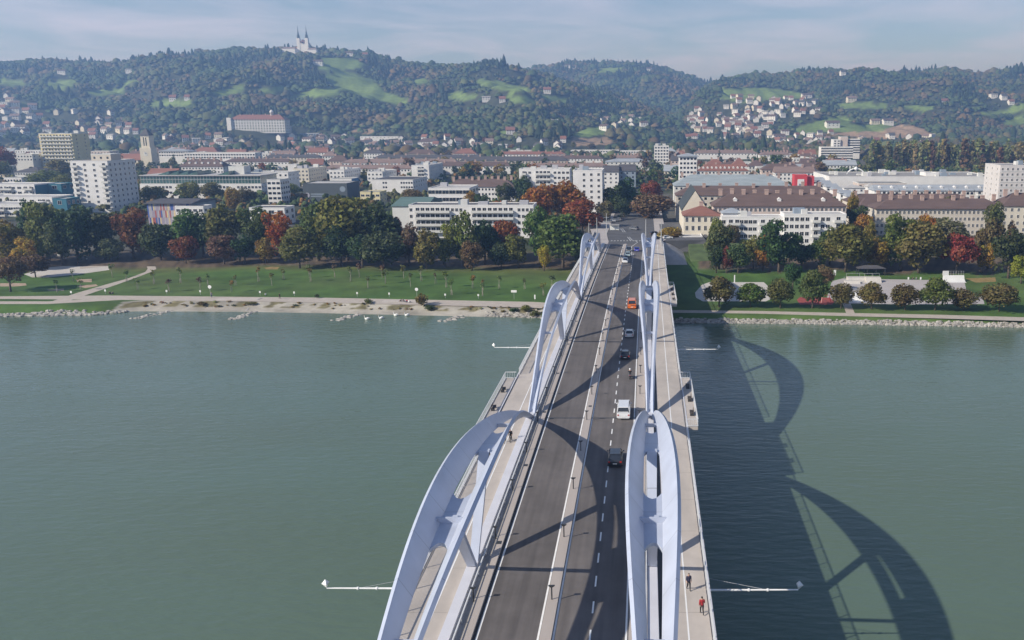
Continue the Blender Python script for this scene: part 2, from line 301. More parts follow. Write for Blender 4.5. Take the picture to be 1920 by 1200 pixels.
for sc, st, det in ((.9, (.35, 1, 1), 3), (.16, (.4, 1, 1), 3), (.03, (.6, 1, 1), 2)):
    m2 = n.new('ShaderNodeMapping'); m2.inputs['Scale'].default_value = st; m2.inputs['Rotation'].default_value = (0, 0, .2); l.new(g.outputs['Position'], m2.inputs[0])
    t2 = n.new('ShaderNodeTexNoise'); t2.inputs['Scale'].default_value = sc; t2.inputs['Detail'].default_value = det; l.new(m2.outputs[0], t2.inputs['Vector']); hs.append(t2)
m1 = n.new('ShaderNodeMath'); m1.operation = 'MULTIPLY_ADD'; m1.inputs[1].default_value = .9; l.new(hs[1].outputs['Fac'], m1.inputs[0]); l.new(hs[0].outputs['Fac'], m1.inputs[2])
m3 = n.new('ShaderNodeMath'); m3.operation = 'MULTIPLY_ADD'; m3.inputs[1].default_value = 1.5; l.new(hs[2].outputs['Fac'], m3.inputs[0]); l.new(m1.outputs[0], m3.inputs[2])
bp = n.new('ShaderNodeBump'); bp.inputs['Strength'].default_value = .36; bp.inputs['Distance'].default_value = .35; l.new(m3.outputs[0], bp.inputs['Height']); l.new(bp.outputs[0], b.inputs['Normal'])
struct(MB().add([(-3000, -700, 0), (3000, -700, 0), (3000, 262, 0), (-3000, 262, 0)], [(0, 1, 2, 3)]).build('river_water', wm))
# ------------------------------------------------------------------ park surfaces
M['gravel'] = mat('gravel_path', (.42, .37, .32), .9, .1, .6); M['sandpit'] = mat('sand', (.38, .28, .2), .95, .15, .5)
M['court'] = mat('court_concrete', (.50, .47, .43), .85, .08, .3); M['plaza'] = mat('skate_plaza', (.40, .37, .36), .85, .06, .25); M['red'] = mat('red_rubber', (.28, .06, .05), .8, .15, .5)
M['leafdrop'] = mat('fallen_leaves', (.24, .17, .06), .95, .3, .6)
def sheet(name, pts, mt, dz, lab=None):
    vs = [onz(x, y, PARK + dz) for x, y in pts]
    o = MB().add(vs, [tuple(range(len(vs)))]).build(name, mt); struct(o)
    if lab: o['label'] = lab
    return o
def band(name, up, lo, mt, dz):
    a = [onz(x, y, PARK + dz) for x, y in up]; bb = [onz(x, y, PARK + dz) for x, y in lo]; k = len(a)
    return struct(MB().add(a + bb, [(i, k + i, k + i + 1, i + 1) for i in range(k - 1)]).build(name, mt))
band('promenade_path', [(-60, 556), (200, 554), (400, 556), (600, 558), (800, 562), (1000, 566), (1032, 568)], [(-60, 560), (200, 562), (400, 564), (600, 567), (800, 572), (1000, 577), (1032, 579)], M['gravel'], .010)
band('lower_path', [(-60, 565), (90, 565), (150, 562), (215, 558)], [(-60, 570), (90, 570), (160, 566), (232, 562)], M['gravel'], .014)
band('diagonal_path', [(88, 568), (145, 549), (200, 533), (240, 522), (272, 510), (277, 504), (274, 497), (284, 490), (310, 488)], [(118, 568), (165, 552), (218, 534), (262, 518), (288, 508), (293, 504), (291, 499), (298, 493), (318, 490)], M['gravel'], .018)
band('park_path', [(150, 500), (205, 496), (282, 491)], [(150, 504), (205, 499), (282, 494)], M['gravel'], .022)
sheet('playground_sand', [(45, 514), (85, 502), (160, 495), (205, 499), (205, 506), (150, 514), (90, 520), (60, 520)], M['court'], .006)
for pts in ([(0, 531), (48, 531), (50, 535), (30, 537), (0, 537)], [(88, 543), (120, 541), (120, 545), (92, 545)], [(143, 524), (172, 523), (172, 529), (145, 529)], [(143, 536), (180, 533), (184, 536), (160, 540)]): sheet('sand_patch', pts, M['sandpit'], .005)
sheet('leaf_litter_patch', [(495, 502), (510, 500), (524, 501), (520, 505), (500, 505)], M['leafdrop'], .006); sheet('leaf_litter_patch', [(1810, 522), (1866, 520), (1868, 528), (1830, 530)], M['leafdrop'], .006)
band('riverside_path', [(1240, 581), (1420, 583), (1600, 587), (1760, 590), (1990, 597)], [(1240, 586), (1420, 588), (1600, 593), (1760, 597), (1990, 604)], M['gravel'], .010)
sheet('ball_court', [(1303, 549), (1316, 534), (1330, 529), (1432, 529), (1444, 540), (1446, 560), (1436, 565), (1318, 565), (1305, 558)], M['court'], .008)
sheet('skate_plaza', [(1548, 566), (1560, 527), (1580, 522), (1808, 526), (1812, 545), (1826, 556), (1842, 556), (1846, 570), (1700, 571), (1590, 569)], M['plaza'], .008)
sheet('red_play_surface', [(1494, 562), (1500, 557), (1556, 558), (1565, 566), (1560, 571), (1500, 571)], M['red'], .012)
band('link_path', [(1579, 567), (1587, 588)], [(1594, 567), (1603, 588)], M['gravel'], .016)
band('back_path', [(1262, 499), (1330, 496), (1420, 499), (1500, 503)], [(1262, 503), (1330, 500), (1420, 503), (1500, 506)], M['gravel'], .012)
# ------------------------------------------------------------------ rocks along the water (too small to pick apart one by one)
def rocks(name, spots, label):
    mb = MB(); rr = random.Random(len(spots))
    for x, y, z, r in spots:
        vs = []
        for i in range(3):
            for k in range(5 if i else 1):
                a = k * 1.2566 + rr.random() * .7; rad = (0, .95, 1.05)[i] * r * (.7 + .6 * rr.random())
                vs.append((x + rad * math.cos(a) * 1.2, y + rad * math.sin(a), z + (.75, .4, -.5)[i] * r * (.7 + .5 * rr.random())))
        mb.add(vs, [(0, 1 + k, 1 + (k + 1) % 5) for k in range(5)] + [(1 + k, 6 + k, 6 + (k + 1) % 5, 1 + (k + 1) % 5) for k in range(5)])
    return stuff(mb.build(name, M['rock']), label, 'rocks')
sp = []
for i in range(1500):
    x = random.uniform(4, 175); d = random.random() ** 1.3 * 1.5 - .1; y = wl_(x) + d; sp.append((x, y, gz(x, y), random.uniform(.2, .52)))
rocks('riprap', sp, 'pale boulders lining the water edge right of the bridge')
sp = []
for i in range(420):
    x = random.uniform(-215, -152); w = 1.6 + 3 * math.exp(-((x + 168) / 12) ** 2); d = random.random() * w - .8; y = wl_(x) + d; sp.append((x, y, max(gz(x, y), 0), random.uniform(.25, .75)))
for i in range(110):
    x = random.uniform(-46, -24); y = wl_(x) + random.random() * 4 - .3; sp.append((x, y, gz(x, y), random.uniform(.25, .6)))
rocks('shore_boulders', sp, 'heaped boulders on the left shore beside the beach')
for (a, b_), nm in zip((((254, 598), (322, 582)), ((432, 599), (480, 584)), ((632, 601), (676, 588)), ((830, 603), (876, 589))), ('leftmost, beside the boulder shore', 'just right of the left stone steps', 'left of the swans', 'nearest the bridge')):
    pa, pb = onz(*a, 0), onz(*b_, 0); sp = []
    for i in range(60):
        k = random.random(); p = pa.lerp(pb, k); sp.append((p.x + random.gauss(0, .8), p.y + random.gauss(0, .6), -.15, random.uniform(.2, .72)))
    rocks('rock_groyne', sp, 'low rock groyne in the river, ' + nm)
# stepped terraces on the beach
M['step'] = mat('pale_step_stone', (.47, .42, .37), .85, .08, .5)
for (xa, xb, ya, yb, lab) in ((393, 474, 562, 583, 'pale stone river steps on the left part of the beach'), (713, 785, 567, 587, 'pale stone river steps with people sitting, nearer the bridge')):
    A, B_ = onz(xa - 12, yb, 0), onz(xb - 14, yb, 0); root = empty('river_steps', (A.x, A.y, 0)); tag(root, lab, 'steps'); w = B_.x - A.x
    for k in range(8): MB().box(0, w, k * 1.05, k * 1.05 + 1.06 if k < 7 else 11, -1.2, .12 + k * .23 + .0).build('step', M['step'], root)
    MB().xprism([(-.3, -1), (11, -1), (11, 1.78), (8.2, 1.78), (-.3, .15)], w + .003, w + .5).build('side_wall', M['pier'], root)
# ================================================================== trees
LEAFQ = {}
def crown_mesh(kind, seed, nleaf, leaf):
    rs = np.random.RandomState(seed); lobes = []
    if kind == 'round':
        for i in range(26):
            v = rs.normal(size=3); v /= np.linalg.norm(v); r = .62 + .12 * rs.rand(); lobes.append((v * r * np.array([.36, .36, .40]) + np.array([0, 0, .56]), .13 + .07 * rs.rand()))
    elif kind == 'tall':
        for i in range(30):
            v = rs.normal(size=3); v /= np.linalg.norm(v); r = .45 + .5 * rs.rand(); lobes.append((v * r * np.array([.34, .34, .42]) + np.array([.05 * rs.randn(), .05 * rs.randn(), .56]), .09 + .08 * rs.rand()))
    elif kind == 'spread':
        for i in range(30):
            v = rs.normal(size=3); v /= np.linalg.norm(v); v[2] = abs(v[2]) * .9 - .15; r = .6 + .35 * rs.rand(); lobes.append((v * r * np.array([.5, .5, .48]) + np.array([0, 0, .48]), .10 + .09 * rs.rand()))
    elif kind == 'poplar':
        for i in range(26):
            h = .1 + .86 * rs.rand(); a = rs.rand() * 6.28; rr = .09 * (1 - abs(h - .45) * 1.1) * (.4 + rs.rand()); lobes.append((np.array([rr * math.cos(a), rr * math.sin(a), h]), .045 + .04 * rs.rand() * (1.1 - h)))
    elif kind == 'conifer':
        for i in range(40):
            h = .1 + .87 * rs.rand() ** 1.3; a = rs.rand() * 6.28; rr = .24 * (1 - h) * (.6 + .5 * rs.rand()); lobes.append((np.array([rr * math.cos(a), rr * math.sin(a), h]), .03 + .085 * (1 - h)))
    elif kind == 'sapling':
        for i in range(9):
            a = rs.rand() * 6.28; lobes.append((np.array([.09 * math.cos(a), .09 * math.sin(a), .62 + .3 * rs.rand()]), .07 + .05 * rs.rand()))
    elif kind == 'bush':
        for i in range(14):
            a = rs.rand() * 6.28; q = rs.rand() ** .5; lobes.append((np.array([.5 * q * math.cos(a), .4 * q * math.sin(a), .25 + .4 * rs.rand() * (1 - .5 * q)]), .16 + .1 * rs.rand()))
    C = np.array([c for c, r in lobes]); R = np.array([r for c, r in lobes]); w = R ** 2; w /= w.sum()
    k = rs.choice(len(R), nleaf, p=w); v = rs.normal(size=(nleaf, 3)); v[:, 2] += .25; v /= np.linalg.norm(v, axis=1)[:, None]
    P = C[k] + v * (R[k] * (.72 + .38 * rs.rand(nleaf)))[:, None]
    nrm = v + .55 * rs.normal(size=(nleaf, 3)); nrm /= np.linalg.norm(nrm, axis=1)[:, None]
    t1 = np.cross(nrm, rs.normal(size=(nleaf, 3))); t1 /= np.linalg.norm(t1, axis=1)[:, None]; t2 = np.cross(nrm, t1)
    s = (leaf * (.6 + .8 * rs.rand(nleaf)))[:, None]
    V = np.stack([P - t1 * s, P - t2 * s * .7, P + t1 * s, P + t2 * s * .7], 1).reshape(-1, 3)
    me = bpy.data.meshes.new('crown_' + kind); q = np.arange(nleaf * 4).reshape(-1, 4); me.from_pydata(V.tolist(), [], q.tolist()); me.materials.append(M['leaf']); me.update(); return me
def trunk_mesh(kind, seed, mt):
    rr = random.Random(seed); mb = MB()
    top = {'round': .55, 'tall': .62, 'spread': .42, 'poplar': .85, 'conifer': .9, 'sapling': .82, 'bush': .3}[kind]; r = {'sapling': .018, 'poplar': .016, 'conifer': .018, 'bush': .02}.get(kind, .024)
    mb.tube([(0, 0, -.02), (.005, 0, top * .3), (.01, .008, top * .65), (0, .01, top)], [r * 1.25, r, r * .75, r * .35], 7)
    if kind not in ('poplar', 'conifer', 'bush'):
        for k in range(6 if kind != 'sapling' else 3):
            a = k * 1.05 + rr.random(); h = top * (.42 + .09 * k); L = (.28 if kind != 'sapling' else .1)
            mb.tube([(0, 0, h), (L * .5 * math.cos(a), L * .5 * math.sin(a), h + .1), (L * math.cos(a), L * math.sin(a), h + .24)], [r * .5, r * .33, r * .12], 5)
    return mb.mesh('trunk_' + kind, mt, True)
KIND = {}
for kd, nv, nl, lf in (('round', 4, 3200, .031), ('tall', 5, 3200, .030), ('spread', 3, 3000, .033), ('poplar', 2, 900, .030), ('conifer', 2, 1500, .026), ('sapling', 3, 90, .045), ('bush', 3, 500, .07)):
    KIND[kd] = [(trunk_mesh(kd, i, M['bark2'] if kd == 'sapling' else M['bark']), crown_mesh(kd, 31 * i + len(kd), nl, lf)) for i in range(nv)]
LOW = {k: [(KIND[k][0][0], crown_mesh(k, 77 + i, n_, l_)) for i in range(3)] for k, n_, l_ in (('round', 380, .07), ('tall', 380, .07), ('poplar', 220, .055), ('conifer', 300, .055))}
TC = {'green': (.078, .112, .030), 'dark': (.046, .070, .026), 'olive': (.115, .118, .030), 'bronze': (.115, .095, .034), 'yellow': (.27, .205, .03), 'orange': (.27, .105, .022), 'rust': (.17, .07, .026), 'red': (.17, .048, .034),
      'brown': (.125, .082, .042), 'lime': (.15, .165, .030), 'grey': (.11, .108, .06), 'gold': (.22, .15, .03), 'poplar': (.17, .175, .07), 'poplar2': (.20, .185, .075), 'straw': (.30, .25, .13)}
CN = {'green': 'green', 'dark': 'dark green', 'olive': 'olive green', 'yellow': 'yellow', 'orange': 'orange', 'rust': 'rust brown', 'red': 'deep red', 'brown': 'brown', 'bronze': 'bronze green', 'lime': 'lime green', 'grey': 'grey green', 'gold': 'golden', 'poplar': 'grey green', 'poplar2': 'olive', 'straw': 'straw coloured'}
def tree(kind, loc, h, wscale, color, label, name='park_tree', group=None, low=False, seed=None, cat='tree'):
    rr = random.Random(seed if seed is not None else int(loc[0] * 13 + loc[1] * 7)); tm, cm = rr.choice((LOW if low else KIND)[kind])
    root = empty(name, loc, rr.random() * 6.28); tag(root, label, cat, group)
    put('trunk', tm, root, sc=(h, h, h)); c = put('crown', cm, root, sc=(h * wscale, h * wscale, h)); j = lambda v: max(0, v * (1 + rr.uniform(-.16, .16)))
    b_ = rr.uniform(.88, 1.14); co = TC[color]; c.color = (j(co[0]) * b_, j(co[1]) * b_, j(co[2]) * b_, 1)
    return root
# ================================================================== the bridge
def dz_(Y):
    if Y < 330: return 11 - .0000737 * (Y - 143) ** 2
    k = min(Y - 330, 170); return 8.423 - .0276 * k + .0276 * k * k / 340
def xo(Y): return .55 * max(0, (Y - 150) / 160) ** 2
def ondeck(x, y, h=0):
    z = 11.
    for i in range(25):
        p = onz(x, y, z); z = dz_(p.y) + h
    return p
YS = [-60 + 7.5 * i for i in range(54)]        # stations along the deck, to 337.5
bridge = empty('road_bridge', (0, 0, 0)); tag(bridge, 'white steel arch road bridge with twin curved ribs on each side crossing the river', 'bridge')
def run(name, x0, x1, z0, z1, mt, ya=-60., yb=337.5, parent=None, smooth=False):
    ys = [ya] + [y for y in YS if ya < y < yb] + [yb]; mb = MB(); vs = []
    for y in ys:
        o, z = xo(y), dz_(y); vs += [(x0 + o, y, z + z0), (x1 + o, y, z + z0), (x1 + o, y, z + z1), (x0 + o, y, z + z1)]
    fs = [(0, 1, 2, 3), tuple(4 * (len(ys) - 1) + k for k in (3, 2, 1, 0))]
    for i in range(len(ys) - 1):
        a = 4 * i
        for k in range(4): fs.append((a + k, a + 4 + k, a + 4 + (k + 1) % 4, a + (k + 1) % 4))
    mb.add(vs, fs); o = mb.build(name, mt, parent or bridge); return o
run('deck_slab', -22.25, 5.95, -1.1, -.03, M['pier'])
run('roadway', -14.75, -9.15, -.03, 0, M['asphalt']); run('roadway', -8.15, -1.55, -.03, 0, M['asphalt'])
run('median', -9.15, -8.15, -.028, .20, M['concrete']); run('kerb_strip', -15.75, -15.0, -.028, .26, M['concrete']); run('kerb_strip', -1.45, -.1, -.028, .14, M['concrete'])
run('kerb_shade_and_gutter', -15.0, -14.75, -.03, -.004, M['dark']); run('kerb_shade_and_gutter', -16.6, -15.75, -.03, -.006, M['pier'])  # dark strip stands in for the kerb's shadow; the concrete one is a gutter
run('walkway', -22.0, -17.85, -.03, .06, M['walk']); run('walkway', 1.75, 5.7, -.03, .06, M['walk'])
for x, z in ((-14.62, .004), (-9.32, .004), (-8.0, .004), (-1.72, .004)): run('edge_line', x - .09, x + .09, z - .003, z, M['white'])
for x in (3.72, -19.3): run('walkway_line', x - .07, x + .07, .061, .064, M['white'])
run('edge_beam', 5.95, 6.12, -1.3, .12, M['steel2']); run('edge_beam', -22.42, -22.25, -1.3, .12, M['steel2'])
run('tie_beam', -17.72, -16.75, -2.9, .55, M['steel2']); run('tie_beam', .15, 1.12, -2.9, .55, M['steel2'])
run('guard_rail', -16.42, -16.3, .55, .75, M['rail']); run('guard_rail', -.02, .08, .55, .75, M['rail'])
run('channel', 1.2, 1.75, -.03, -.01, M['dark'])
pm = MB().box(-.05, .05, -.05, .05, -.05, .6).mesh('rail_post', M['galv2'])
for X in (-16.36, .03):
    for i in range(68): Y = 58 + i * 4.1; put('rail_post', pm, bridge, (X + xo(Y), Y, dz_(Y)))
dm = MB().box(-.08, .08, -1, 1, 0, .003).mesh('lane_dash', M['white'])
for i in range(56):
    Y = 54.5 + i * 4.62; o = put('lane_dash', dm, bridge, (-4.84 + xo(Y), Y, dz_(Y) + .004)); o.rotation_euler.x = -.000147 * (Y - 143)
for Y in (125, 217, 310):
    for xa, xb in ((-14.75, -9.15), (-8.15, -1.55)): MB().box(xa, xb, -.18, .18, 0, .007).build('expansion_joint', M['dark'], bridge, loc=(xo(Y), Y, dz_(Y)))
gm = MB().box(-.25, .25, -.35, .35, 0, .006).mesh('drain_grate', M['dark'])
for i in range(12):
    Y = 64 + i * 21
    for X in (-15.38, -8.62): put('drain_grate', gm, bridge, (X + xo(Y), Y + (3 if X > -10 else 0), dz_(Y) + (.262 if X < -10 else .202)))
# railings, one part for each bay
mb = MB(); mb.box(-.05, .05, 0, 4, 1.12, 1.2); mb.box(-.03, .03, 0, 4, .12, .17)
for k in range(16): mb.box(-.012, .012, k * .25 + .1, k * .25 + .135, .17, 1.12)
mb.box(-.04, .04, -.04, .04, -.2, 1.12); railm = mb.mesh('railing_bay', M['rail'])
BALC = [(-1, 112, 145.5), (1, 121, 145.5), (1, 210, 236.5)]      # side, start, end of the bench balconies
for s, X in ((-1, -22.1), (1, 5.82)):
    for i in range(74):
        Y = 40 + i * 4
        if any(b[0] == s and b[1] - 1 < Y + 2 < b[2] + 1 for b in BALC): continue
        o = put('railing_bay', railm, bridge, (X + xo(Y), Y, dz_(Y) + .05)); o.rotation_euler.x = -.000147 * (Y - 143)
M['slat'] = mat('dark_timber', (.06, .05, .045), .7, .25, 3)
def bench_mesh():
    a = MB()
    for k in range(4): a.box(-.9, .9, -.24 + k * .125, -.14 + k * .125, .42, .46)
    b_ = MB()
    for k in range(3): b_.box(-.9, .9, .27 + k * .02, .30 + k * .02, .52 + k * .13, .62 + k * .13)
    c = MB()
    for x in (-.75, .75): c.box(x - .03, x + .03, -.22, .3, 0, .42); c.box(x - .03, x + .03, .3, .36, 0, .88)
    return a.mesh('seat', M['slat']), b_.mesh('backrest', M['slat']), c.mesh('leg', M['dark'])
BEN = bench_mesh()
def bench(loc, rz, label, group=None):
    r = empty('bench', loc, rz); tag(r, label, 'bench', group)
    for nm, m_ in zip(('seat', 'backrest', 'leg_frame'), BEN): put(nm, m_, r)
    return r
for bi, (s, y0, y1) in enumerate(BALC):
    xi, xe = (5.95, 7.55) if s > 0 else (-22.25, -24.1)
    pts = [(xi, y0), (xe, y0 + .01), (xe, y1), (xi, y1)]
    z0 = dz_((y0 + y1) / 2); sl = -.000147 * ((y0 + y1) / 2 - 143)
    root = empty('balcony', (0, (y0 + y1) / 2, z0)); root.parent = bridge; root.rotation_euler.x = sl; L = (y1 - y0) / 2
    bx = MB().box(min(xi, xe), max(xi, xe), -L, L, -.45, .08).build('balcony_floor', M['walk'], root)
    rl = MB()
    for t_ in (1.12, .1): rl.bar((xe, -L, t_ + .08), (xe, L, t_ + .08), .09); rl.bar((xi, -L, t_ + .08), (xe, -L, t_ + .08), .09); rl.bar((xi, L, t_ + .08), (xe, L, t_ + .08), .09)
    for k in range(int(2 * L / .28)): rl.box(xe - .012, xe + .012, -L + k * .28, -L + k * .28 + .035, .1, 1.15)
    for k in range(6):
        for yy in (-L, L): rl.box(min(xi, xe) + k * .3, min(xi, xe) + k * .3 + .03, yy - .012, yy + .012, .1, 1.15)
    rl.build('balcony_railing', M['rail'], root)
    where = ['on the left balcony', 'on the near right balcony', 'on the far right balcony'][bi]
    for k, q in enumerate((.22, .5, .78)):
        Y = y0 + (y1 - y0) * q; bench(((xi + xe) / 2 + s * .1, Y, dz_(Y) + .09), -s * math.pi / 2, 'dark slatted bench ' + where + ', ' + ['nearest the camera', 'middle of three', 'farthest of three'][k], 'benches on the bridge balconies')
# piers standing in the river
for Y in (32.5, 125, 217, 310):
    mb = MB(); z1 = dz_(Y) - 2.9
    prof = [(-20.5, 0), (-19, -1.6), (3, -1.6), (4.5, 0), (3, 1.6), (-19, 1.6)]
    n_ = len(prof); vs = [(x + (0 if i % 3 else 0), Y + y * 1.25, -6) for i, (x, y) in enumerate(prof)] + [(x, Y + y, z1) for x, y in prof]
    mb.add(vs, [tuple(range(n_ - 1, -1, -1)), tuple(range(n_, 2 * n_))] + [(i, (i + 1) % n_, n_ + (i + 1) % n_, n_ + i) for i in range(n_)]); mb.build('pier', M['pier'], bridge)
# arches
SPAN = [32.5, 125.0, 217.0, 310.0]; RISE = 11.0
def xa_(Y, cx): return xo(Y) + (.4 * max(0, min(1, (Y - 118) / 45)) if cx < -5 else 0)
def arch(cx, y0, y1, spread):
    root = empty('arch', (0, 0, 0)); root.parent = bridge; N = 56
    def st(t):
        Y = y0 + (y1 - y0) * t; s = max(0, 1 - (2 * t - 1) ** 2); base = dz_(Y) + .3
        o = .45 + spread * s ** 2.5; g = .05 + .80 * s ** 2.1; zo = base + RISE * s; zi = zo - (.3 + 1.6 * s ** 1.3); return Y, o, g, zo, zi, s
    for sg in (-1, 1):
        vs, fs = [], []
        for i in range(N + 1):
            Y, o, g, zo, zi, s = st(i / N); c = cx + xa_(Y, cx); th = .24 + .14 * s
            dx, dz = o - g, zo - zi; L = math.hypot(dx, dz); nx, nz = dz / L, -dx / L     # outward and down from the trough face
            vs += [(c + sg * g, Y, zi), (c + sg * o, Y, zo), (c + sg * (o + nx * th), Y, zo + nz * th), (c + sg * (g + nx * th), Y, zi + nz * th)]
        for i in range(N):
            a = 4 * i
            for k in range(4): fs.append((a + k, a + 4 + k, a + 4 + (k + 1) % 4, a + (k + 1) % 4) if sg < 0 else (a + k, a + (k + 1) % 4, a + 4 + (k + 1) % 4, a + 4 + k))
        fs += [(0, 1, 2, 3), tuple(4 * N + k for k in (3, 2, 1, 0))]
        ob = MB().add(vs, fs).build('rib', M['steel'], root)
        me_ = ob.data; me_.polygons.foreach_set('use_smooth', [False] * len(me_.polygons))
    # web plates between the ribs with rounded openings left between them
    for ta, tb, ea, eb in ((.02, .12, 0, .02), (.385, .468, .012, .014), (.61, .69, .014, .012), (.88, .98, .02, 0)):
        mb = MB(); rows = []; NV = 8
        for i in range(9):
            row = []
            for v in range(NV + 1):
                w = -1 + 2 * v / NV; q = i / 8; t = (ta - ea * w * w) * (1 - q) + (tb + eb * w * w) * q
                Y, o, g, zo, zi, s = st(min(max(t, .005), .995)); row.append((cx + xa_(Y, cx) + w * (g + .02), Y, zi + .03))
            rows.append(row)
        vs = [p for r_ in rows for p in r_] + [(x, y, z - .3) for r_ in rows for x, y, z in r_]; W = NV + 1; off = 9 * W; fs = []
        for i in range(8):
            for v in range(NV): a = i * W + v; fs += [(a, a + 1, a + W + 1, a + W), (off + a, off + a + W, off + a + W + 1, off + a + 1)]
        for v in range(NV): fs += [(v, off + v, off + v + 1, v + 1), (8 * W + v, 8 * W + v + 1, off + 8 * W + v + 1, off + 8 * W + v)]
        mb.add(vs, fs).build('web_plate', M['steel'], root)
    for t in (.255, .42, .735):
        Y, o, g, zo, zi, s = st(t); c = cx + xa_(Y, cx); q = .28
        xa = g + (o - g) * q; za = zi + (zo - zi) * q
        MB().hexa([(c - g, Y - .12, zi), (c + g, Y - .12, zi), (c + g, Y + .12, zi), (c - g, Y + .12, zi), (c - xa, Y - .12, za), (c + xa, Y - .12, za), (c + xa, Y + .12, za), (c - xa, Y + .12, za)]).build('cross_plate', M['steel'], root)
    ym = (y0 + y1) / 2 + 1.5
    for dy in (-8.2, 8.2):      # V shaped strut
        t = (ym + dy - y0) / (y1 - y0); Y, o, g, zo, zi, s = st(t); c = cx + xa_(ym, cx)
        a, b_ = Vector((c, ym + math.copysign(.5, dy), dz_(ym) + .5)), Vector((c, Y, zi + .2)); w = .42
        MB().hexa([a + Vector((-w, -.32, 0)), a + Vector((w, -.32, 0)), a + Vector((w, .32, 0)), a + Vector((-w, .32, 0)), b_ + Vector((-w * 1.3, -.35, 0)), b_ + Vector((w * 1.3, -.35, 0)), b_ + Vector((w * 1.3, .35, 0)), b_ + Vector((-w * 1.3, .35, 0))]).build('strut', M['steel'], root)
for cx, sd in ((-17.2, 'left'), (.63, 'right')):
    for k in range(3): arch(cx, SPAN[k], SPAN[k + 1], (1.8, 1.25, 1.5)[k])
# low lamp posts along the deck
pmesh = MB().tube([(0, 0, 0), (0, 0, 1.27)], .07, 6).mesh('post', M['dark']); hm = MB().hexa([(-.07, -.1, 1.25), (.07, -.1, 1.25), (.07, .1, 1.25), (-.07, .1, 1.25), (-.3, -.13, 1.42), (.3, -.13, 1.42), (.3, .13, 1.42), (-.3, .13, 1.42)]).mesh('lamp_head', M['dark'])
ordw = ['nearest the camera'] + ['%s from the camera' % w for w in ORD[1:]]
for X, row in ((-8.72, 'on the bridge median'), (-16.0, 'by the left bridge kerb'), (-.95, 'by the right bridge kerb')):
    for i in range(21 if X < -5 else 15):
        Y = (61.6 if X < -5 else 124) + i * 12.4; r = empty('bollard_lamp', (X + xo(Y), Y, dz_(Y) + (.19 if X < -5 else .13) - (.2 if X < -12 else 0)))
        tag(r, 'low dark lamp post %s%s' % (row, ', ' + ordw[i]), 'lamp post', 'low lamp posts on the bridge'); put('post', pmesh, r); put('lamp_head', hm, r)
# radar reflector booms on the edges of the deck
for (x0, xe, Y, lab) in ((-22.4, -31.3, 78.5, 'long white radar boom reaching over the water, left side near the camera'), (6.1, 14.9, 78.2, 'long white radar boom reaching over the water, right side near the camera'),
                         (-22.4, -30.6, 172.3, 'long white radar boom reaching over the water, left side farther away'), (6.1, 14.5, 170.8, 'long white radar boom reaching over the water, right side farther away')):
    z = dz_(Y) - 1.3; r = empty('radar_boom', (x0, Y, z)); tag(r, lab, 'boom', 'radar reflector booms'); dx = xe - x0; sg = 1 if dx > 0 else -1
    MB().tube([(0, 0, 0), (dx * .5, 0, .02), (dx, 0, .04)], [.11, .09, .07], 8).build('arm', M['white'], r)
    j = MB()
    for q in (.45, .66): j.tube([(dx * q - .08, 0, .02), (dx * q + .08, 0, .02)], .16, 8)
    j.build('collar', M['white'], r); MB().tube([(0, 1.6, .4), (dx * .6, .05, .1)], .02, 5).build('stay_cable', M['galv2'], r)
    MB().add([(dx, -.05, .1), (dx + sg * .5, 0, .5), (dx + sg * .1, 0, 1.0), (dx - sg * .15, .35, .55), (dx - sg * .1, -.35, .55)], [(0, 1, 3), (1, 2, 3), (0, 4, 1), (1, 4, 2), (2, 4, 3), (0, 3, 4)]).build('reflector', M['white'], r)
# far abutment: road, wing walls and grass slope behind the bridge end
M['stone_wall'] = mat('abutment_concrete', (.42, .40, .38), .85, .1, .3)
ab = empty('abutment', (0, 0, 0)); tag(ab, 'grey concrete abutment with wing walls at the far bridge end', 'abutment')
for X in (6.0, -22.4):
    o = MB().hexa([(X - .3, 312, 1), (X + .35, 312, 1), (X + .35, 382, 3), (X - .3, 382, 3), (X - .3, 312, dz_(312) - .1), (X + .35, 312, dz_(312) - .1), (X + .35, 382, dz_(382) + .9), (X - .3, 382, dz_(382) + .9)]).build('wing_wall', M['stone_wall'], ab)
MB().box(-22, 5.6, 318, 337.4, 0, 6.2).build('end_wall', M['stone_wall'], ab)
MB().hexa([(6.4, 322, PARK - .5), (17, 322, PARK - .5), (17, 370, 3), (6.4, 370, 3), (6.4, 341, dz_(341) - .3), (9, 341, 6.6), (13, 370, 5.5), (6.4, 370, dz_(370) - .2)]).build('ramp', M['walk'], ab)
struct(MB().hexa([(17.05, 325, PARK - .5), (70, 330, PARK - .5), (70, 368, 3), (17.05, 372, 3), (17.05, 350, 6.5), (60, 352, 5.9), (60, 368, 6.2), (17.05, 372, 6.9)]).build('grass_bank', M['ground2'] if 'ground2' in M else mat('bank_grass', (.075, .11, .035), .9, .3, .3)))
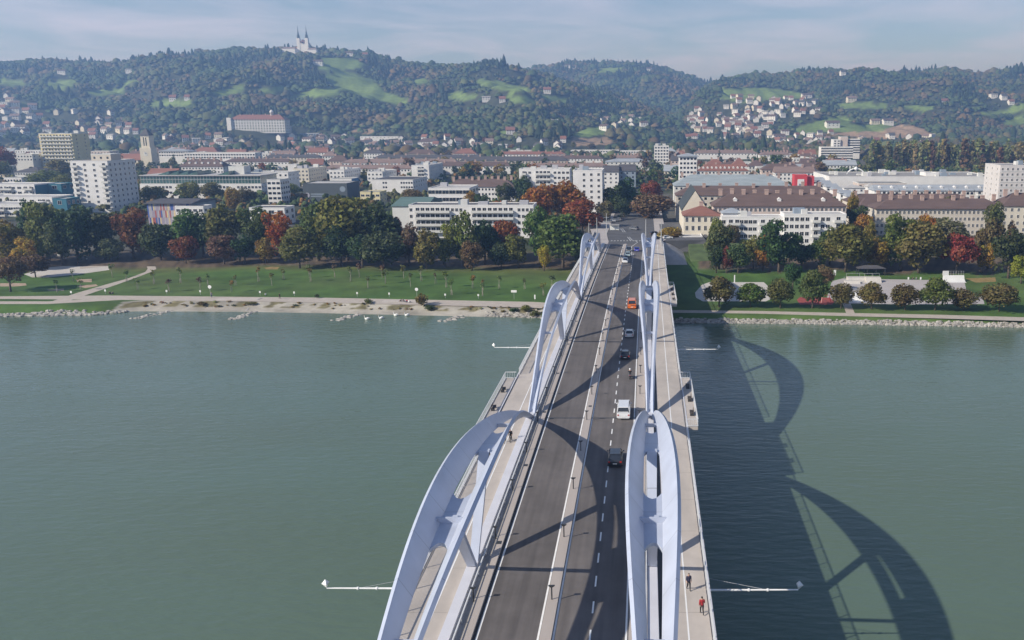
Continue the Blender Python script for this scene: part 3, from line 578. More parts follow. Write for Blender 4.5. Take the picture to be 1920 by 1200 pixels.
# street running on from the bridge
rd = MB(); vs = []; yy = [337.5 + 10 * i for i in range(30)]
for y in yy: w = 1 + .3 * max(0, min(1, (y - 345) / 30)); o = xo(337); vs += [(-8.1 - 7.2 * w + o, y, dz_(y) - .01), (-8.1 + 8.6 * w + o, y, dz_(y) - .01)]
rd.add(vs, [(2 * i, 2 * i + 1, 2 * i + 3, 2 * i + 2) for i in range(len(yy) - 1)]); struct(rd.build('street', M['asphalt2']))
sw = MB(); vs = []
for y in yy: o = xo(337); vs += [(-22.2 + o - max(0, y - 360) * .1, y, dz_(y) + .1), (-15.3 + o - 2.2 * max(0, min(1, (y - 345) / 30)), y, dz_(y) + .1), (.45 + o + 2.6 * max(0, min(1, (y - 345) / 30)), y, dz_(y) + .1), (5.9 + o + max(0, min(2, y - 352)), y, dz_(y) + .1)]
sw.add(vs, [f_ for i in range(len(yy) - 1) for f_ in ((4 * i, 4 * i + 1, 4 * i + 5, 4 * i + 4), (4 * i + 2, 4 * i + 3, 4 * i + 7, 4 * i + 6))]); struct(sw.build('pavement', M['plaza']))
cr_ = MB().hexa([(-30, 365, 2), (26, 365, 2), (26, 385, 2), (-30, 385, 2), (-30, 365, dz_(365) + .02), (26, 365, dz_(365) + .02), (26, 385, dz_(385) + .02), (-30, 385, dz_(385) + .02)]); struct(cr_.build('cross_street', M['asphalt2']))
struct(MB().hexa([(6.4, 350, 2), (24, 350, 2), (24, 430, 2), (6.4, 430, 2), (6.4, 350, dz_(350) + .05), (24, 352, dz_(350) + .05), (24, 430, dz_(430) + .05), (6.4, 430, dz_(430) + .05)]).build('street_terrace', M['asphalt2']))
cw = MB()
for k in range(14): y = 350; cw.box(-14 + k * 1.25, -13.4 + k * 1.25, y, y + .9, dz_(y) - .02, dz_(y) + .004)
o = cw.build('crossing_marks', M['white']); struct(o)
ln = MB()
for (xa, ya, xb, yb) in ((-6.2, 352, -11.5, 400), (-5.4, 352, -10.6, 400), (-4.8, 300, -5.4, 330), (-5.4, 330, -3.2, 345), (-3.2, 345, -4.5, 352)):
    for k in range(6):
        p, q = Vector((xa, ya)).lerp(Vector((xb, yb)), k / 6), Vector((xa, ya)).lerp(Vector((xb, yb)), (k + 1) / 6)
        ln.add([(p.x - .09, p.y, dz_(p.y) + .009), (p.x + .09, p.y, dz_(p.y) + .009), (q.x + .09, q.y, dz_(q.y) + .009), (q.x - .09, q.y, dz_(q.y) + .009)], [(0, 1, 2, 3)])
struct(ln.build('road_lines', M['white']))
# tall masts at the bridge end
for px, yt, Y, lab in ((1104, 418, 352, 'leftmost tall steel mast behind the far left arch'), (1119, 408, 352, 'tall steel mast just right of the leftmost one'), (1137, 400, 372, 'tall steel mast with cross arms beside the street'), (1211, 411, 352, 'tall steel mast behind the far right arch'), (1240, 416, 341, 'rightmost tall steel mast at the bridge end')):
    p = aty(px, yt, Y); zb_ = dz_(Y); r = empty('street_mast', (p.x, Y, zb_)); tag(r, lab, 'mast'); MB().tube([(0, 0, -.5), (0, 0, p.z - zb_)], [.22, .12], 8).build('pole', M['galv2'], r); MB().box(-.3, .3, -.3, .3, -.3, .25).build('base', M['pier'], r)
    if px == 1137: MB().bar((-1.6, 0, 5.5), (1.6, 0, 5.5), .12).bar((-1.2, 0, 7.5), (1.2, 0, 7.5), .12).build('cross_arm', M['galv2'], r)
# ================================================================== vehicles
PAINT = {k: mat('paint_' + k, c, .3, .03, 1, coat=.6) for k, c in dict(white=(.72, .73, .74), black=(.018, .02, .024), silver=(.5, .52, .54), orange=(.72, .17, .03), blue=(.03, .06, .42), teal=(.28, .36, .38), grey=(.16, .17, .19), red=(.35, .03, .03)).items()}
M['lamp_red'] = mat('tail_lamp', (.4, .02, .015), .3, .1, 5); M['lamp_clear'] = mat('head_lamp', (.7, .72, .7), .15, .1, 5); M['plate'] = mat('number_plate', (.75, .75, .72), .5, .02, 5); M['rim'] = mat('wheel_rim', (.4, .41, .42), .3, .1, 5, metal=.7)
def loft(secs, mats=0):      # secs: (y, [(x,z)...]) cross sections front to back
    mb = MB(); n_ = len(secs[0][1]); vs = [(x, y, z) for y, pr_ in secs for x, z in pr_]; fs = []
    for i in range(len(secs) - 1):
        for k in range(n_): fs.append((i * n_ + k, i * n_ + (k + 1) % n_, (i + 1) * n_ + (k + 1) % n_, (i + 1) * n_ + k))
    fs += [tuple(range(n_ - 1, -1, -1)), tuple((len(secs) - 1) * n_ + k for k in range(n_))]; mb.add(vs, fs); return mb
def sec(w, z0, z1, r=.12): return [(-w + r, z0), (w - r, z0), (w, z0 + r), (w, z1 - r), (w - r, z1), (-w + r, z1), (-w, z1 - r), (-w, z0 + r)]
VK = {  # half width, body (y,top) front to back, cabin (y,bottom,top,halfwidth) ; y grows to the front
 'suv': (.94, [(2.3, .75), (2.2, .95), (1.2, 1.08), (-2.2, 1.08), (-2.32, .85)], [(1.15, 1.05, 1.07, .85), (.45, 1.05, 1.62, .74), (-1.7, 1.05, 1.68, .74), (-2.2, 1.05, 1.08, .84)]),
 'hatch': (.88, [(2.0, .65), (1.9, .82), (1.0, .95), (-1.9, .98), (-2.02, .75)], [(1.05, .93, .95, .8), (.2, .93, 1.42, .68), (-1.3, .93, 1.47, .68), (-1.9, .93, .99, .78)]),
 'van': (.98, [(2.5, .8), (2.42, 1.05), (1.9, 1.2), (-2.5, 1.25), (-2.55, .8)], [(1.95, 1.18, 1.2, .92), (1.25, 1.18, 1.92, .84), (-2.4, 1.2, 1.98, .86), (-2.53, 1.2, 1.3, .92)]),
 'camper': (1.0, [(2.3, .9), (2.25, 1.25), (1.9, 1.35), (-2.2, 1.35), (-2.28, .8)], [(2.15, 1.33, 1.35, .95), (1.6, 1.33, 2.05, .86), (-2.1, 1.33, 2.15, .88), (-2.24, 1.33, 1.4, .94)])}
VMESH = {}
def vehicle_meshes(kind, paint):
    key = (kind, paint)
    if key in VMESH: return VMESH[key]
    hw, body, cab = VK[kind]; out = {}
    out['body'] = loft([(y, sec(hw if 0 < i < len(body) - 1 else hw * .93, .28, t)) for i, (y, t) in enumerate(body)]).mesh('body', PAINT[paint])
    cs = [(y, [(-w, zb), (w, zb), (w * (.9 if zt - zb > .2 else 1), zt), (-w * (.9 if zt - zb > .2 else 1), zt)]) for y, zb, zt, w in cab]
    out['cabin_glass'] = loft(cs).mesh('cabin_glass', M['glass'])
    y1, y2 = cab[1][0], cab[2][0]; z1, z2 = cab[1][2], cab[2][2]; w = cab[1][3] * .93
    rf = MB().hexa([(-w, y2 - .12, z2 - .03), (w, y2 - .12, z2 - .03), (w, y1 + .1, z1 - .04), (-w, y1 + .1, z1 - .04), (-w * .95, y2 - .05, z2 + .035), (w * .95, y2 - .05, z2 + .035), (w * .95, y1, z1 + .03), (-w * .95, y1, z1 + .03)])
    for sx in (-1, 1):       # pillars
        for ya, yb, i, j in ((cab[0][0], cab[1][0], 0, 1), (cab[3][0], cab[2][0], 3, 2), ((y1 + y2) / 2, (y1 + y2) / 2, -1, -1)):
            if i >= 0: rf.bar((sx * (cab[i][3] + .005), ya, cab[i][1]), (sx * (cab[j][3] * .9 + .02), yb, cab[j][2]), .1)
            else: rf.bar((sx * (cab[1][3] + .015), ya, cab[1][1]), (sx * (cab[1][3] * .9 + .02), ya, (z1 + z2) / 2), .12)
    if kind in ('van', 'camper'):
        for sx in (-1, 1): rf.hexa([(sx * .9, -2.35, 1.2), (sx * .945, -2.35, 1.2), (sx * .945, -.2, 1.2), (sx * .9, -.2, 1.2), (sx * .78, -2.3, 1.9), (sx * .81, -2.3, 1.9), (sx * .81, -.2, 1.9), (sx * .78, -.2, 1.9)])
        rf.box(-.75, .75, -2.57, -2.45, 1.2, 1.32)
    out['roof'] = rf.mesh('roof', PAINT[paint])
    out['tyre'] = MB().tube([(-.11, 0, 0), (.11, 0, 0)], .33, 14).mesh('tyre', M['rubber']); out['rim'] = MB().tube([(-.118, 0, 0), (.118, 0, 0)], .2, 10).mesh('rim', M['rim'])
    out['tail'] = MB().box(-.12, .12, -.04, .04, -.1, .1).mesh('tail_light', M['lamp_red']); out['head'] = MB().box(-.18, .18, -.05, .05, -.07, .07).mesh('headlight', M['lamp_clear'])
    out['plate'] = MB().box(-.26, .26, -.015, .015, -.06, .06).mesh('number_plate', M['plate']); out['mirror'] = MB().box(-.1, .1, -.05, .05, -.07, .07).mesh('mirror', PAINT[paint])
    VMESH[key] = out; return out
def vehicle(kind, paint, loc, rz, label, name='car', cat='car', pitch=0):
    m_ = vehicle_meshes(kind, paint); hw, body, cab = VK[kind]; r = empty(name, loc, rz); tag(r, label, cat); r.rotation_euler.x = pitch
    put('body', m_['body'], r); put('cabin_glass', m_['cabin_glass'], r); put('roof', m_['roof'], r); yb, yf = body[-1][0], body[0][0]; zt = body[-1][1]
    for sx in (-1, 1):
        for y in (yf - .85, yb + .8): w_ = put('wheel', m_['tyre'], r, (sx * (hw - .1), y, .33)); put('rim', m_['rim'], w_)
        put('tail_light', m_['tail'], r, (sx * (hw - .2), yb + .03, zt - .02)); put('headlight', m_['head'], r, (sx * (hw - .28), yf - .02, body[0][1] - .08)); put('mirror', m_['mirror'], r, (sx * (hw + .1), cab[0][0] - .25, cab[0][1] + .08))
    put('number_plate', m_['plate'], r, (0, yb - .02, zt - .25)); put('number_plate', m_['plate'], r, (0, yf + .01, .5))
    return r
def onroad(px, py, back=2.3): p = ondeck(px, py); Y = p.y + back; return (p.x, Y, dz_(Y) + .004)
vehicle('van', 'white', onroad(1169, 787), 0, 'white van driving away in the right lane on the bridge', 'van', 'van')
vehicle('suv', 'black', onroad(1153, 878), 0, 'black car in the arch shadow near the camera', pitch=0)
vehicle('hatch', 'black', onroad(1172, 676), 0, 'dark small car with red tail lights behind the motorcycle lane')
vehicle('hatch', 'silver', onroad(1180, 635), 0, 'silver car driving in the shadow ahead of the dark small car')
vehicle('camper', 'orange', onroad(1185, 580), 0, 'orange camper van far along the bridge', 'camper_van', 'van')
vehicle('hatch', 'white', onroad(1172, 494), math.pi, 'white car beside the median near the far arches')
vehicle('hatch', 'teal', onroad(1177, 482), math.pi, 'grey green car just behind the white car near the far end')
vehicle('hatch', 'black', onroad(1179, 472), math.pi, 'black car beside the blue car at the far bridge end')
vehicle('hatch', 'blue', onroad(1194, 472), 0, 'bright blue car at the far bridge end')
def onstreet(px, py):
    z = 7.
    for i in range(25): p = onz(px, py, z); z = dz_(p.y)
    return (p.x, p.y, z + .01)
vehicle('suv', 'grey', onstreet(1189, 431), .9, 'dark car crossing the junction beyond the bridge')
vehicle('hatch', 'black', onstreet(1231, 449), -1.3, 'black car waiting beside the right mast')
vehicle('suv', 'black', onstreet(1229, 441), -1.3, 'dark car in the side street behind the black car')
vehicle('hatch', 'white', onstreet(1252, 448), -1.4, 'white car parked left of the white garage'); vehicle('suv', 'silver', onstreet(1246, 437), -1.4, 'silver car at the side street beside the orange tree')
rr = random.Random(5)
for i, px in enumerate((1140, 1146, 1152, 1158)):
    p = aty(px, 398, 428); vehicle('hatch', rr.choice(['white', 'silver', 'grey']), (p.x, 428 + i * 3, dz_(430) + .05), rr.uniform(1.2, 1.8), 'parked car in the row left of the street, %s' % ['leftmost', 'second from left', 'third from left', 'rightmost'][i])
# ================================================================== people, each one continuous skinned body
def clothmat(name, c): return mat('cloth_' + name, c, .85, .12, 6)
CL = {k: clothmat(k, c) for k, c in dict(navy=(.035, .035, .07), red=(.35, .025, .03), black=(.015, .015, .018), grey=(.2, .2, .21), white=(.7, .7, .7), jeans=(.05, .07, .12), brown=(.08, .05, .03), teal=(.04, .12, .13)).items()}
M['hair'] = mat('hair', (.02, .014, .01), .6, .2, 8)
POSE = {
 'walk': dict(hip=(0, 0, .95), chest=(0, .03, 1.38), neck=(0, .03, 1.5), head=(0, .05, 1.66), kl=(-.1, .16, .52), fl=(-.1, .22, .08), tl=(-.1, .36, .04), kr=(.1, .05, .5), fr=(.1, -.28, .12), tr_=(.1, -.16, .04), el=(-.25, -.1, 1.12), hl=(-.25, .05, .9), er=(.25, .1, 1.12), hr=(.25, .28, .98)),
 'ride': dict(hip=(0, -.18, 1.0), chest=(0, .12, 1.42), neck=(0, .18, 1.53), head=(0, .24, 1.67), kl=(-.12, .2, .78), fl=(-.12, .02, .36), tl=(-.12, .16, .33), kr=(.12, .2, .62), fr=(.12, -.05, .2), tr_=(.12, .1, .17), el=(-.27, .3, 1.2), hl=(-.24, .55, 1.05), er=(.27, .3, 1.2), hr=(.24, .55, 1.05)),
 'sit': dict(hip=(0, 0, .12), chest=(0, -.05, .55), neck=(0, -.03, .67), head=(0, 0, .83), kl=(-.12, .42, .42), fl=(-.12, .6, .06), tl=(-.12, .74, .04), kr=(.12, .42, .42), fr=(.12, .62, .06), tr_=(.12, .76, .04), el=(-.26, .08, .35), hl=(-.2, .32, .4), er=(.26, .08, .35), hr=(.2, .32, .4))}
PMESH = {}
def person_mesh(pose, top, bottom, hair='hair'):
    key = (pose, top, bottom)
    if key in PMESH: return PMESH[key]
    P = POSE[pose]; V = []; E_ = []; R = []
    def v(p, r): V.append(p); R.append(r); return len(V) - 1
    hip = v(P['hip'], .17); mid = v(tuple((Vector(P['hip']) * .5 + Vector(P['chest']) * .5)), .155); ch = v(P['chest'], .18); nk = v(P['neck'], .07); hd0 = v(tuple(Vector(P['head']) - Vector((0, 0, .05))), .085); hd = v(P['head'], .105); hd2 = v(tuple(Vector(P['head']) + Vector((0, -.005, .1))), .085)
    E_ += [(hip, mid), (mid, ch), (ch, nk), (nk, hd0), (hd0, hd), (hd, hd2)]
    for s_, k, f_, t_, e, h in ((-1, 'kl', 'fl', 'tl', 'el', 'hl'), (1, 'kr', 'fr', 'tr_', 'er', 'hr')):
        th = v(tuple(Vector(P['hip']) + Vector((s_ * .1, .02, -.06))), .115); kn = v(P[k], .075); an = v(P[f_], .05); to = v(P[t_], .045); E_ += [(hip, th), (th, kn), (kn, an), (an, to)]
        sh = v(tuple(Vector(P['chest']) + Vector((s_ * .2, 0, .04))), .075); el = v(P[e], .055); ha = v(P[h], .04); E_ += [(ch, sh), (sh, el), (el, ha)]
        d = (Vector(P[h]) - Vector(P[e])).normalized(); side = Vector((s_, 0, 0))
        for q in range(5):
            off = (side * .0 + Vector((0, .018 * (q - 1.5), 0))) if q < 4 else Vector((-s_ * .03, .035, .03))
            a_ = v(tuple(Vector(P[h]) + d * .06 + off), .014); b_ = v(tuple(Vector(P[h]) + d * (.13 if q < 4 else .09) + off * 1.3), .011); E_ += [(ha, a_), (a_, b_)]
    me = bpy.data.meshes.new('body'); me.from_pydata(V, E_, []); ob = bpy.data.objects.new('tmp', me); COL.objects.link(ob)
    sk = ob.modifiers.new('s', 'SKIN'); ob.modifiers.new('u', 'SUBSURF').levels = 1
    for i, sv in enumerate(me.skin_vertices[0].data): sv.radius = (R[i], R[i] * (.72 if i in (0, 1, 2) else 1)); sv.use_root = (i == 0)
    dg = bpy.context.evaluated_depsgraph_get(); out = bpy.data.meshes.new_from_object(ob.evaluated_get(dg)); bpy.data.objects.remove(ob)
    out.materials.clear()
    for m_ in (CL[top], CL[bottom], M['skin'], M['hair'], CL['black']): out.materials.append(m_)
    hipz, nz_, hz = P['hip'][2], P['neck'][2], P['head'][2]; hands = [Vector(P['hl']), Vector(P['hr'])]; feet = [Vector(P[k]) for k in ('fl', 'tl', 'fr', 'tr_')]; kn = [Vector(P['kl']), Vector(P['kr'])]
    for p in out.polygons:
        c = p.center; m_ = 0
        if c.z > nz_ - .02 and (c - Vector(P['head'])).length < .3: m_ = 3 if (c.z > hz + .06 or (c.y < P['head'][1] - .03 and c.z > hz - .06)) else 2
        elif min((c - h).length for h in hands) < .15 and abs(c.x) > .14: m_ = 2
        elif min((c - f_).length for f_ in feet) < .12: m_ = 4
        elif c.z < hipz + .02 and not (abs(c.x) > .19 and pose != 'sit'): m_ = 1
        elif pose == 'sit' and c.y > .12 and c.z < .5 and abs(c.x) < .19: m_ = 1
        elif min((c - k).length for k in kn) < .22: m_ = 1
        p.material_index = m_; p.use_smooth = True
    PMESH[key] = out; return out
def person(pose, top, bottom, loc, rz, label, sc=1.0):
    o = put('person', person_mesh(pose, top, bottom), None, loc, rz, sc); tag(o, label, 'person'); return o
p = ondeck(1291, 1106, .06); person('walk', 'navy', 'black', p, math.pi + .2, 'person in a dark jacket walking towards the camera on the right walkway')
bp_ = MB().box(-.16, .16, -.3, -.14, 1.02, 1.45)
p = ondeck(1316, 1152, .06); person('walk', 'red', 'black', p, .1, 'person in a red shirt walking by the right bridge railing')
def wheel_pts(r, n=16): return [(0, r * math.cos(k * 2 * math.pi / n), r * math.sin(k * 2 * math.pi / n)) for k in range(n + 1)]
WH = MB().tube(wheel_pts(.34), .022, 5, cap=False).mesh('wheel', M['rubber'])
FR = MB().tube([(0, -.52, .34), (0, -.12, .36), (0, .36, .82), (0, -.2, .82), (0, -.52, .34)], .02, 5).tube([(0, -.12, .36), (0, -.24, .95)], .02, 5).tube([(0, .52, .34), (0, .38, .95)], .02, 5).mesh('frame', M['dark'])
HB = MB().tube([(-.28, .5, 1.02), (0, .42, 1.0), (.28, .5, 1.02)], .016, 5).mesh('handlebar', M['dark']); SD = MB().box(-.07, .07, -.38, -.12, .94, .99).mesh('saddle', M['dark'])
def bicycle(loc, rz, label):
    r = empty('bicycle', loc, rz); tag(r, label, 'bicycle', 'bicycles ridden on the bridge'); put('frame', FR, r); put('wheel', WH, r, (0, -.52, .34)); put('wheel', WH, r, (0, .52, .34)); put('handlebar', HB, r); put('saddle', SD, r); return r
for px, py, tp, lb in ((947, 829, 'teal', 'left of the two'), (958, 827, 'black', 'right of the two')):
    p = ondeck(px, py, .06); bicycle(p, math.pi, 'dark bicycle ridden on the left walkway, ' + lb); person('ride', tp, 'black', p, math.pi, 'person cycling on the left walkway, ' + lb)
p = ondeck(1087, 503, .06); bicycle(p, 0, 'bicycle on the left walkway by the far arch'); person('ride', 'black', 'black', p, 0, 'person cycling on the left walkway by the far arch')
# motorcycle
p = Vector(onroad(1181, 712, 1.0)); r = empty('motorcycle', p); tag(r, 'dark motorcycle with rider in the right lane', 'motorcycle')
for y in (-.68, .72): w_ = put('wheel', MB().tube([(-.07, 0, 0), (.07, 0, 0)], .31, 14).mesh('wheel', M['rubber']), r, (0, y, .31))
loft([(.75, sec(.1, .75, .95, .04)), (.45, sec(.2, .5, 1.0, .06)), (0, sec(.22, .42, .92, .06)), (-.5, sec(.2, .5, .82, .06)), (-.95, sec(.1, .68, .86, .04))]).build('body', PAINT['grey'], r)
MB().bar((0, .72, .31), (0, .5, .95), .08).build('fork', M['dark'], r); MB().tube([(-.36, .4, 1.05), (0, .5, 1.02), (.36, .4, 1.05)], .02, 6).build('handlebar', M['dark'], r); MB().box(-.17, .17, -.7, -.02, .82, .9).build('seat', M['dark'], r); MB().box(-.09, .09, -.99, -.95, .7, .8).build('tail_light', M['lamp_red'], r)
person('ride', 'black', 'black', p + Vector((0, -.1, -.12)), 0, 'person in black riding the motorcycle')
hl = MB().lathe([(.02, .17), (.1, .14), (.15, .05), (.155, -.04), (.12, -.13)], n=12).build('helmet', PAINT['white'], None, True, p + Vector((0, .14, 1.57))); tag(hl, 'white helmet worn by the motorcycle rider', 'helmet')
# people by the water and on the promenade
G = lambda x, y, z=PARK: onz(x, y, z)
for x, y, ps, tp, lb in ((525, 560.5, 'walk', 'black', 'person in dark clothes walking on the promenade between the two river steps'), (397, 558, 'walk', 'grey', 'person standing by the white round sign above the left river steps'), (752, 565.5, 'sit', 'black', 'person in dark clothes sitting atop the right river steps, leftmost'), (763, 566.5, 'sit', 'red', 'person in red sitting atop the right river steps'), (767, 567.5, 'sit', 'white', 'person in white sitting atop the right river steps'), (756, 565.5, 'sit', 'navy', 'person in navy sitting atop the right river steps'),
                         (206, 551, 'sit', 'black', 'person in black sitting on the lawn edge at left'), (212, 551, 'sit', 'navy', 'person in navy sitting on the lawn edge at left'), (498, 554, 'sit', 'white', 'person in white sitting at the lawn edge'), (146, 500, 'walk', 'black', 'person standing beside the playground sand'), (1712, 524, 'sit', 'black', 'person in black sitting on the grass behind the skate plaza'), (1718, 524, 'sit', 'grey', 'person in grey sitting on the grass behind the skate plaza'), (1594, 562, 'walk', 'black', 'person in black standing by the skate ramp')):
    person(ps, tp, 'jeans' if tp != 'black' else 'black', G(x, y), (x * 7) % 6.28, lb)
# swans
M['feather'] = mat('white_feathers', (.8, .8, .78), .8, .05, 4); M['beak'] = mat('orange_beak', (.6, .2, .03), .5, .05, 4)
sb = MB().tube([(0, -.55, .3), (0, -.35, .26), (0, 0, .2), (0, .3, .2), (0, .42, .24)], [.03, .2, .27, .22, .08], 10).tube([(0, .32, .22), (0, .5, .4), (0, .46, .62), (0, .5, .78), (0, .6, .82)], [.1, .06, .045, .05, .05], 8).mesh('body', M['feather'], True)
wb = MB().tube([(.17, .25, .32), (.22, -.1, .38), (.1, -.6, .4)], [.06, .12, .03], 8).tube([(-.17, .25, .32), (-.22, -.1, .38), (-.1, -.6, .4)], [.06, .12, .03], 8).mesh('wing', M['feather'], True)
kb = MB().tube([(0, .62, .82), (0, .76, .79)], [.04, .015], 6).mesh('beak', M['beak'])
for i, (x, y, a) in enumerate(((688, 599.5, 1.4), (715, 598, 2), (742, 592.5, 1.2), (763, 592.5, 1.8))):
    r = empty('swan', onz(x, y, -.04), a); r.scale = (1.35,) * 3; tag(r, 'white swan swimming near the right river steps, ' + ['leftmost', 'second from left', 'third from left', 'rightmost'][i], 'swan', 'swans on the river'); put('body', sb, r); put('wings', wb, r); put('beak', kb, r)
# ================================================================== town
W_ = {k: mat('wall_' + k, c, .85, .06, .25) for k, c in dict(white=(.70, .69, .68), cream=(.62, .57, .47), yellow=(.66, .59, .36), pink=(.56, .47, .42), grey=(.42, .42, .45), lilac=(.36, .36, .42), beige=(.55, .50, .43), dark=(.07, .085, .095), blue=(.05, .17, .38), teal=(.03, .14, .2), red=(.52, .05, .06), pale=(.60, .60, .58), scaf=(.58, .55, .54), greyblue=(.22, .27, .33)).items()}
RF = {k: mat('roof_' + k, c, .8, .14, .3, stretch=(.4, 1, 3)) for k, c in dict(brown=(.115, .078, .070), red=(.22, .10, .075), grey=(.22, .22, .22), slate=(.075, .072, .08), blue=(.26, .30, .325), teal=(.10, .165, .155), dark=(.04, .05, .055), rose=(.21, .15, .135), light=(.42, .41, .40), metal=(.30, .33, .37), mall=(.27, .26, .25)).items()}
WIN = {}
CHM = mat('chimney_plaster', (.40, .29, .25), .85, .15, .6)
def win_mesh(w, h):
    k = (round(w, 2), round(h, 2))
    if k not in WIN:
        mb = MB(); f = .09; w2, h2 = w / 2, h / 2
        mb.add([(-w2, -.004, -h2), (w2, -.004, -h2), (w2, -.004, h2), (-w2, -.004, h2)], [(0, 1, 2, 3)], 1)
        for x0, x1, z0, z1 in ((-w2, w2, h2, h2 + f), (-w2, w2, -h2 - f, -h2), (-w2 - f, -w2, -h2 - f, h2 + f), (w2, w2 + f, -h2 - f, h2 + f), (-.03, .03, -h2, h2)): mb.box(x0, x1, -.07, 0, z0, z1)
        WIN[k] = mb.mesh('window', [W_['white'], M['glass']])
    return WIN[k]
FOOT = []
def bld(label, x0, x1, yt, Y, D, wall='white', floors=0, cols=0, scols=0, ww=1.3, wh=1.3, roof='flat', rcol='grey', yr=None, name='building', cat='building', chim=0, far=False, wskip=(), side=None, dormers=0, bal=(), group=None, fh=3.0, hang=.5, rooftop=0, z0=None, band=0, yb=None):
    if yb: pl = onland((x0 + x1) / 2, yb, 700); Y = pl.y; z0 = pl.z - 1
    A, B_ = aty(x0, yt, Y), aty(x1, yt, Y); zg = gz((A.x + B_.x) / 2, Y) - .3 if z0 is None else z0; W, H = B_.x - A.x, A.z - zg
    r = empty(name, (A.x, Y, zg)); tag(r, label, cat, group); FOOT.append((A.x - 2, A.x + W + 2, Y - 2, Y + D + 2, label)); rr = random.Random(int(x0 * 3 + Y))
    MB().box(0, W, 0, D, -2, H).build('wall', W_[wall], r)
    side = side or (1 if (x0 + x1) / 2 < PX else -1)
    if roof == 'flat':
        p = MB(); e = .35
        for b_ in ((-.05, W + .05, -.05, e), (-.05, W + .05, D - e, D + .05), (-.05, e, e, D - e), (W - e, W + .05, e, D - e)): p.box(b_[0], b_[1], b_[2], b_[3], H, H + .5)
        p.build('parapet', W_[wall] if not far else W_['pale'], r); MB().box(e, W - e, e, D - e, H - .2, H + .12).build('roof', RF[rcol], r)
        for k in range(rooftop):
            bw, bd, bh = rr.uniform(2, 5), rr.uniform(2, 4), rr.uniform(1.2, 3); bx, by = rr.uniform(1, max(1.1, W - 6)), rr.uniform(1, max(1.1, D - 5)); MB().box(bx, bx + bw, by, by + bd, H + .12, H + bh).build('roof_unit', W_[rr.choice(['pale', 'pale', 'grey', 'greyblue'])], r)
    else:
        zr = aty(x0, yr, Y + D / 2).z - zg; ins = min(D * .5, W * .45) if roof == 'hip' else -.02; h = hang; rp = MB()
        rp.add([(-h, -h, H), (W + h, -h, H), (W + h, D + h, H), (-h, D + h, H), (ins, D / 2, zr), (W - ins, D / 2, zr), (-h, -h, H - .25), (W + h, -h, H - .25), (W + h, D + h, H - .25), (-h, D + h, H - .25)],
               [(0, 1, 5, 4), (1, 2, 5), (2, 3, 4, 5), (3, 0, 4), (0, 6, 7, 1), (1, 7, 8, 2), (2, 8, 9, 3), (3, 9, 6, 0), (6, 9, 8, 7)])
        ro = rp.build('roof', RF[rcol], r)
        if roof == 'gable': MB().add([(-.01, .05, H - .1), (-.01, D - .05, H - .1), (-.01, D / 2, zr - .25)], [(0, 2, 1)]).add([(W + .01, .05, H - .1), (W + .01, D - .05, H - .1), (W + .01, D / 2, zr - .25)], [(0, 1, 2)]).build('gable', W_[wall], r)
        for k in range(chim):
            cx = W * (k + .7) / (chim + .4); q = rr.uniform(-.1, .12); cy = D * (.5 + q); zc_ = zr - abs(q) * 2 * (zr - H); MB().box(cx - .8, cx + .8, cy - .5, cy + .5, zc_ - 1, zc_ + 2.1).box(cx - .95, cx + .95, cy - .62, cy + .62, zc_ + 1.7, zc_ + 1.95).build('chimney', CHM, ro)
        for k in range(dormers):
            cx = W * (k + .5) / dormers; zz = H + (zr - H) * .42; yy = D / 2 * .3; MB().box(cx - .8, cx + .8, yy, yy + 2.5, zz - 1.3, zz + .5).add([(cx - 1, yy - .1, zz + .5), (cx + 1, yy - .1, zz + .5), (cx, yy - .1, zz + 1.3), (cx - 1, yy + 2.5, zz + .5), (cx + 1, yy + 2.5, zz + .5), (cx, yy + 2.5, zz + 1.3)], [(0, 1, 2), (0, 2, 5, 3), (1, 4, 5, 2)]).build('dormer', W_['white'], ro)
    allw = MB()
    def win(x, y, z, rz, w=ww, h=wh):
        if far:
            if rz == 0: allw.box(x - w / 2, x + w / 2, y - .03, y + .1, z - h / 2, z + h / 2)
            else: allw.box(x - .1 if rz > 0 else x - .03, x + .03 if rz > 0 else x + .1, y - w / 2, y + w / 2, z - h / 2, z + h / 2)
        else: put('window', win_mesh(w, h), r, (x, y, z), rz)
    for f_ in range(floors):
        z = H - 1.75 - f_ * fh
        if z < 1: break
        for k in range(cols):
            if k in wskip: continue
            win(W * (k + .5) / cols, 0, z, 0)
        for k in range(scols): win(W if side > 0 else 0, D * (k + .5) / scols, z, math.pi / 2 * side)
        for (b0, b1, out) in bal:
            xa, xb = W * b0, W * b1; MB().box(xa, xb, -out, -.01, z - 1.35, z - 1.15).box(xa, xb, -out - .01, -out + .1, z - 1.15, z - .25).box(xa, xa + .1, -out + .1, -.01, z - 1.15, z - .25).box(xb - .1, xb, -out + .1, -.01, z - 1.15, z - .25).build('balcony', W_['pale'], r)
            nb = max(1, int((xb - xa) / 2.2))
            for q in range(nb): win(xa + (xb - xa) * (q + .5) / nb, 0, z + .05, 0, 1.6, 1.7)
        if band: MB().box(.5, W - .5, -.14, -.004, z - 1.3, z - .95).build('string_course', W_['pale'], r)
    if far and allw.v: o = allw.build('windows', M['glass'], r); o['kind'] = 'stuff'
    return r, W, D, H
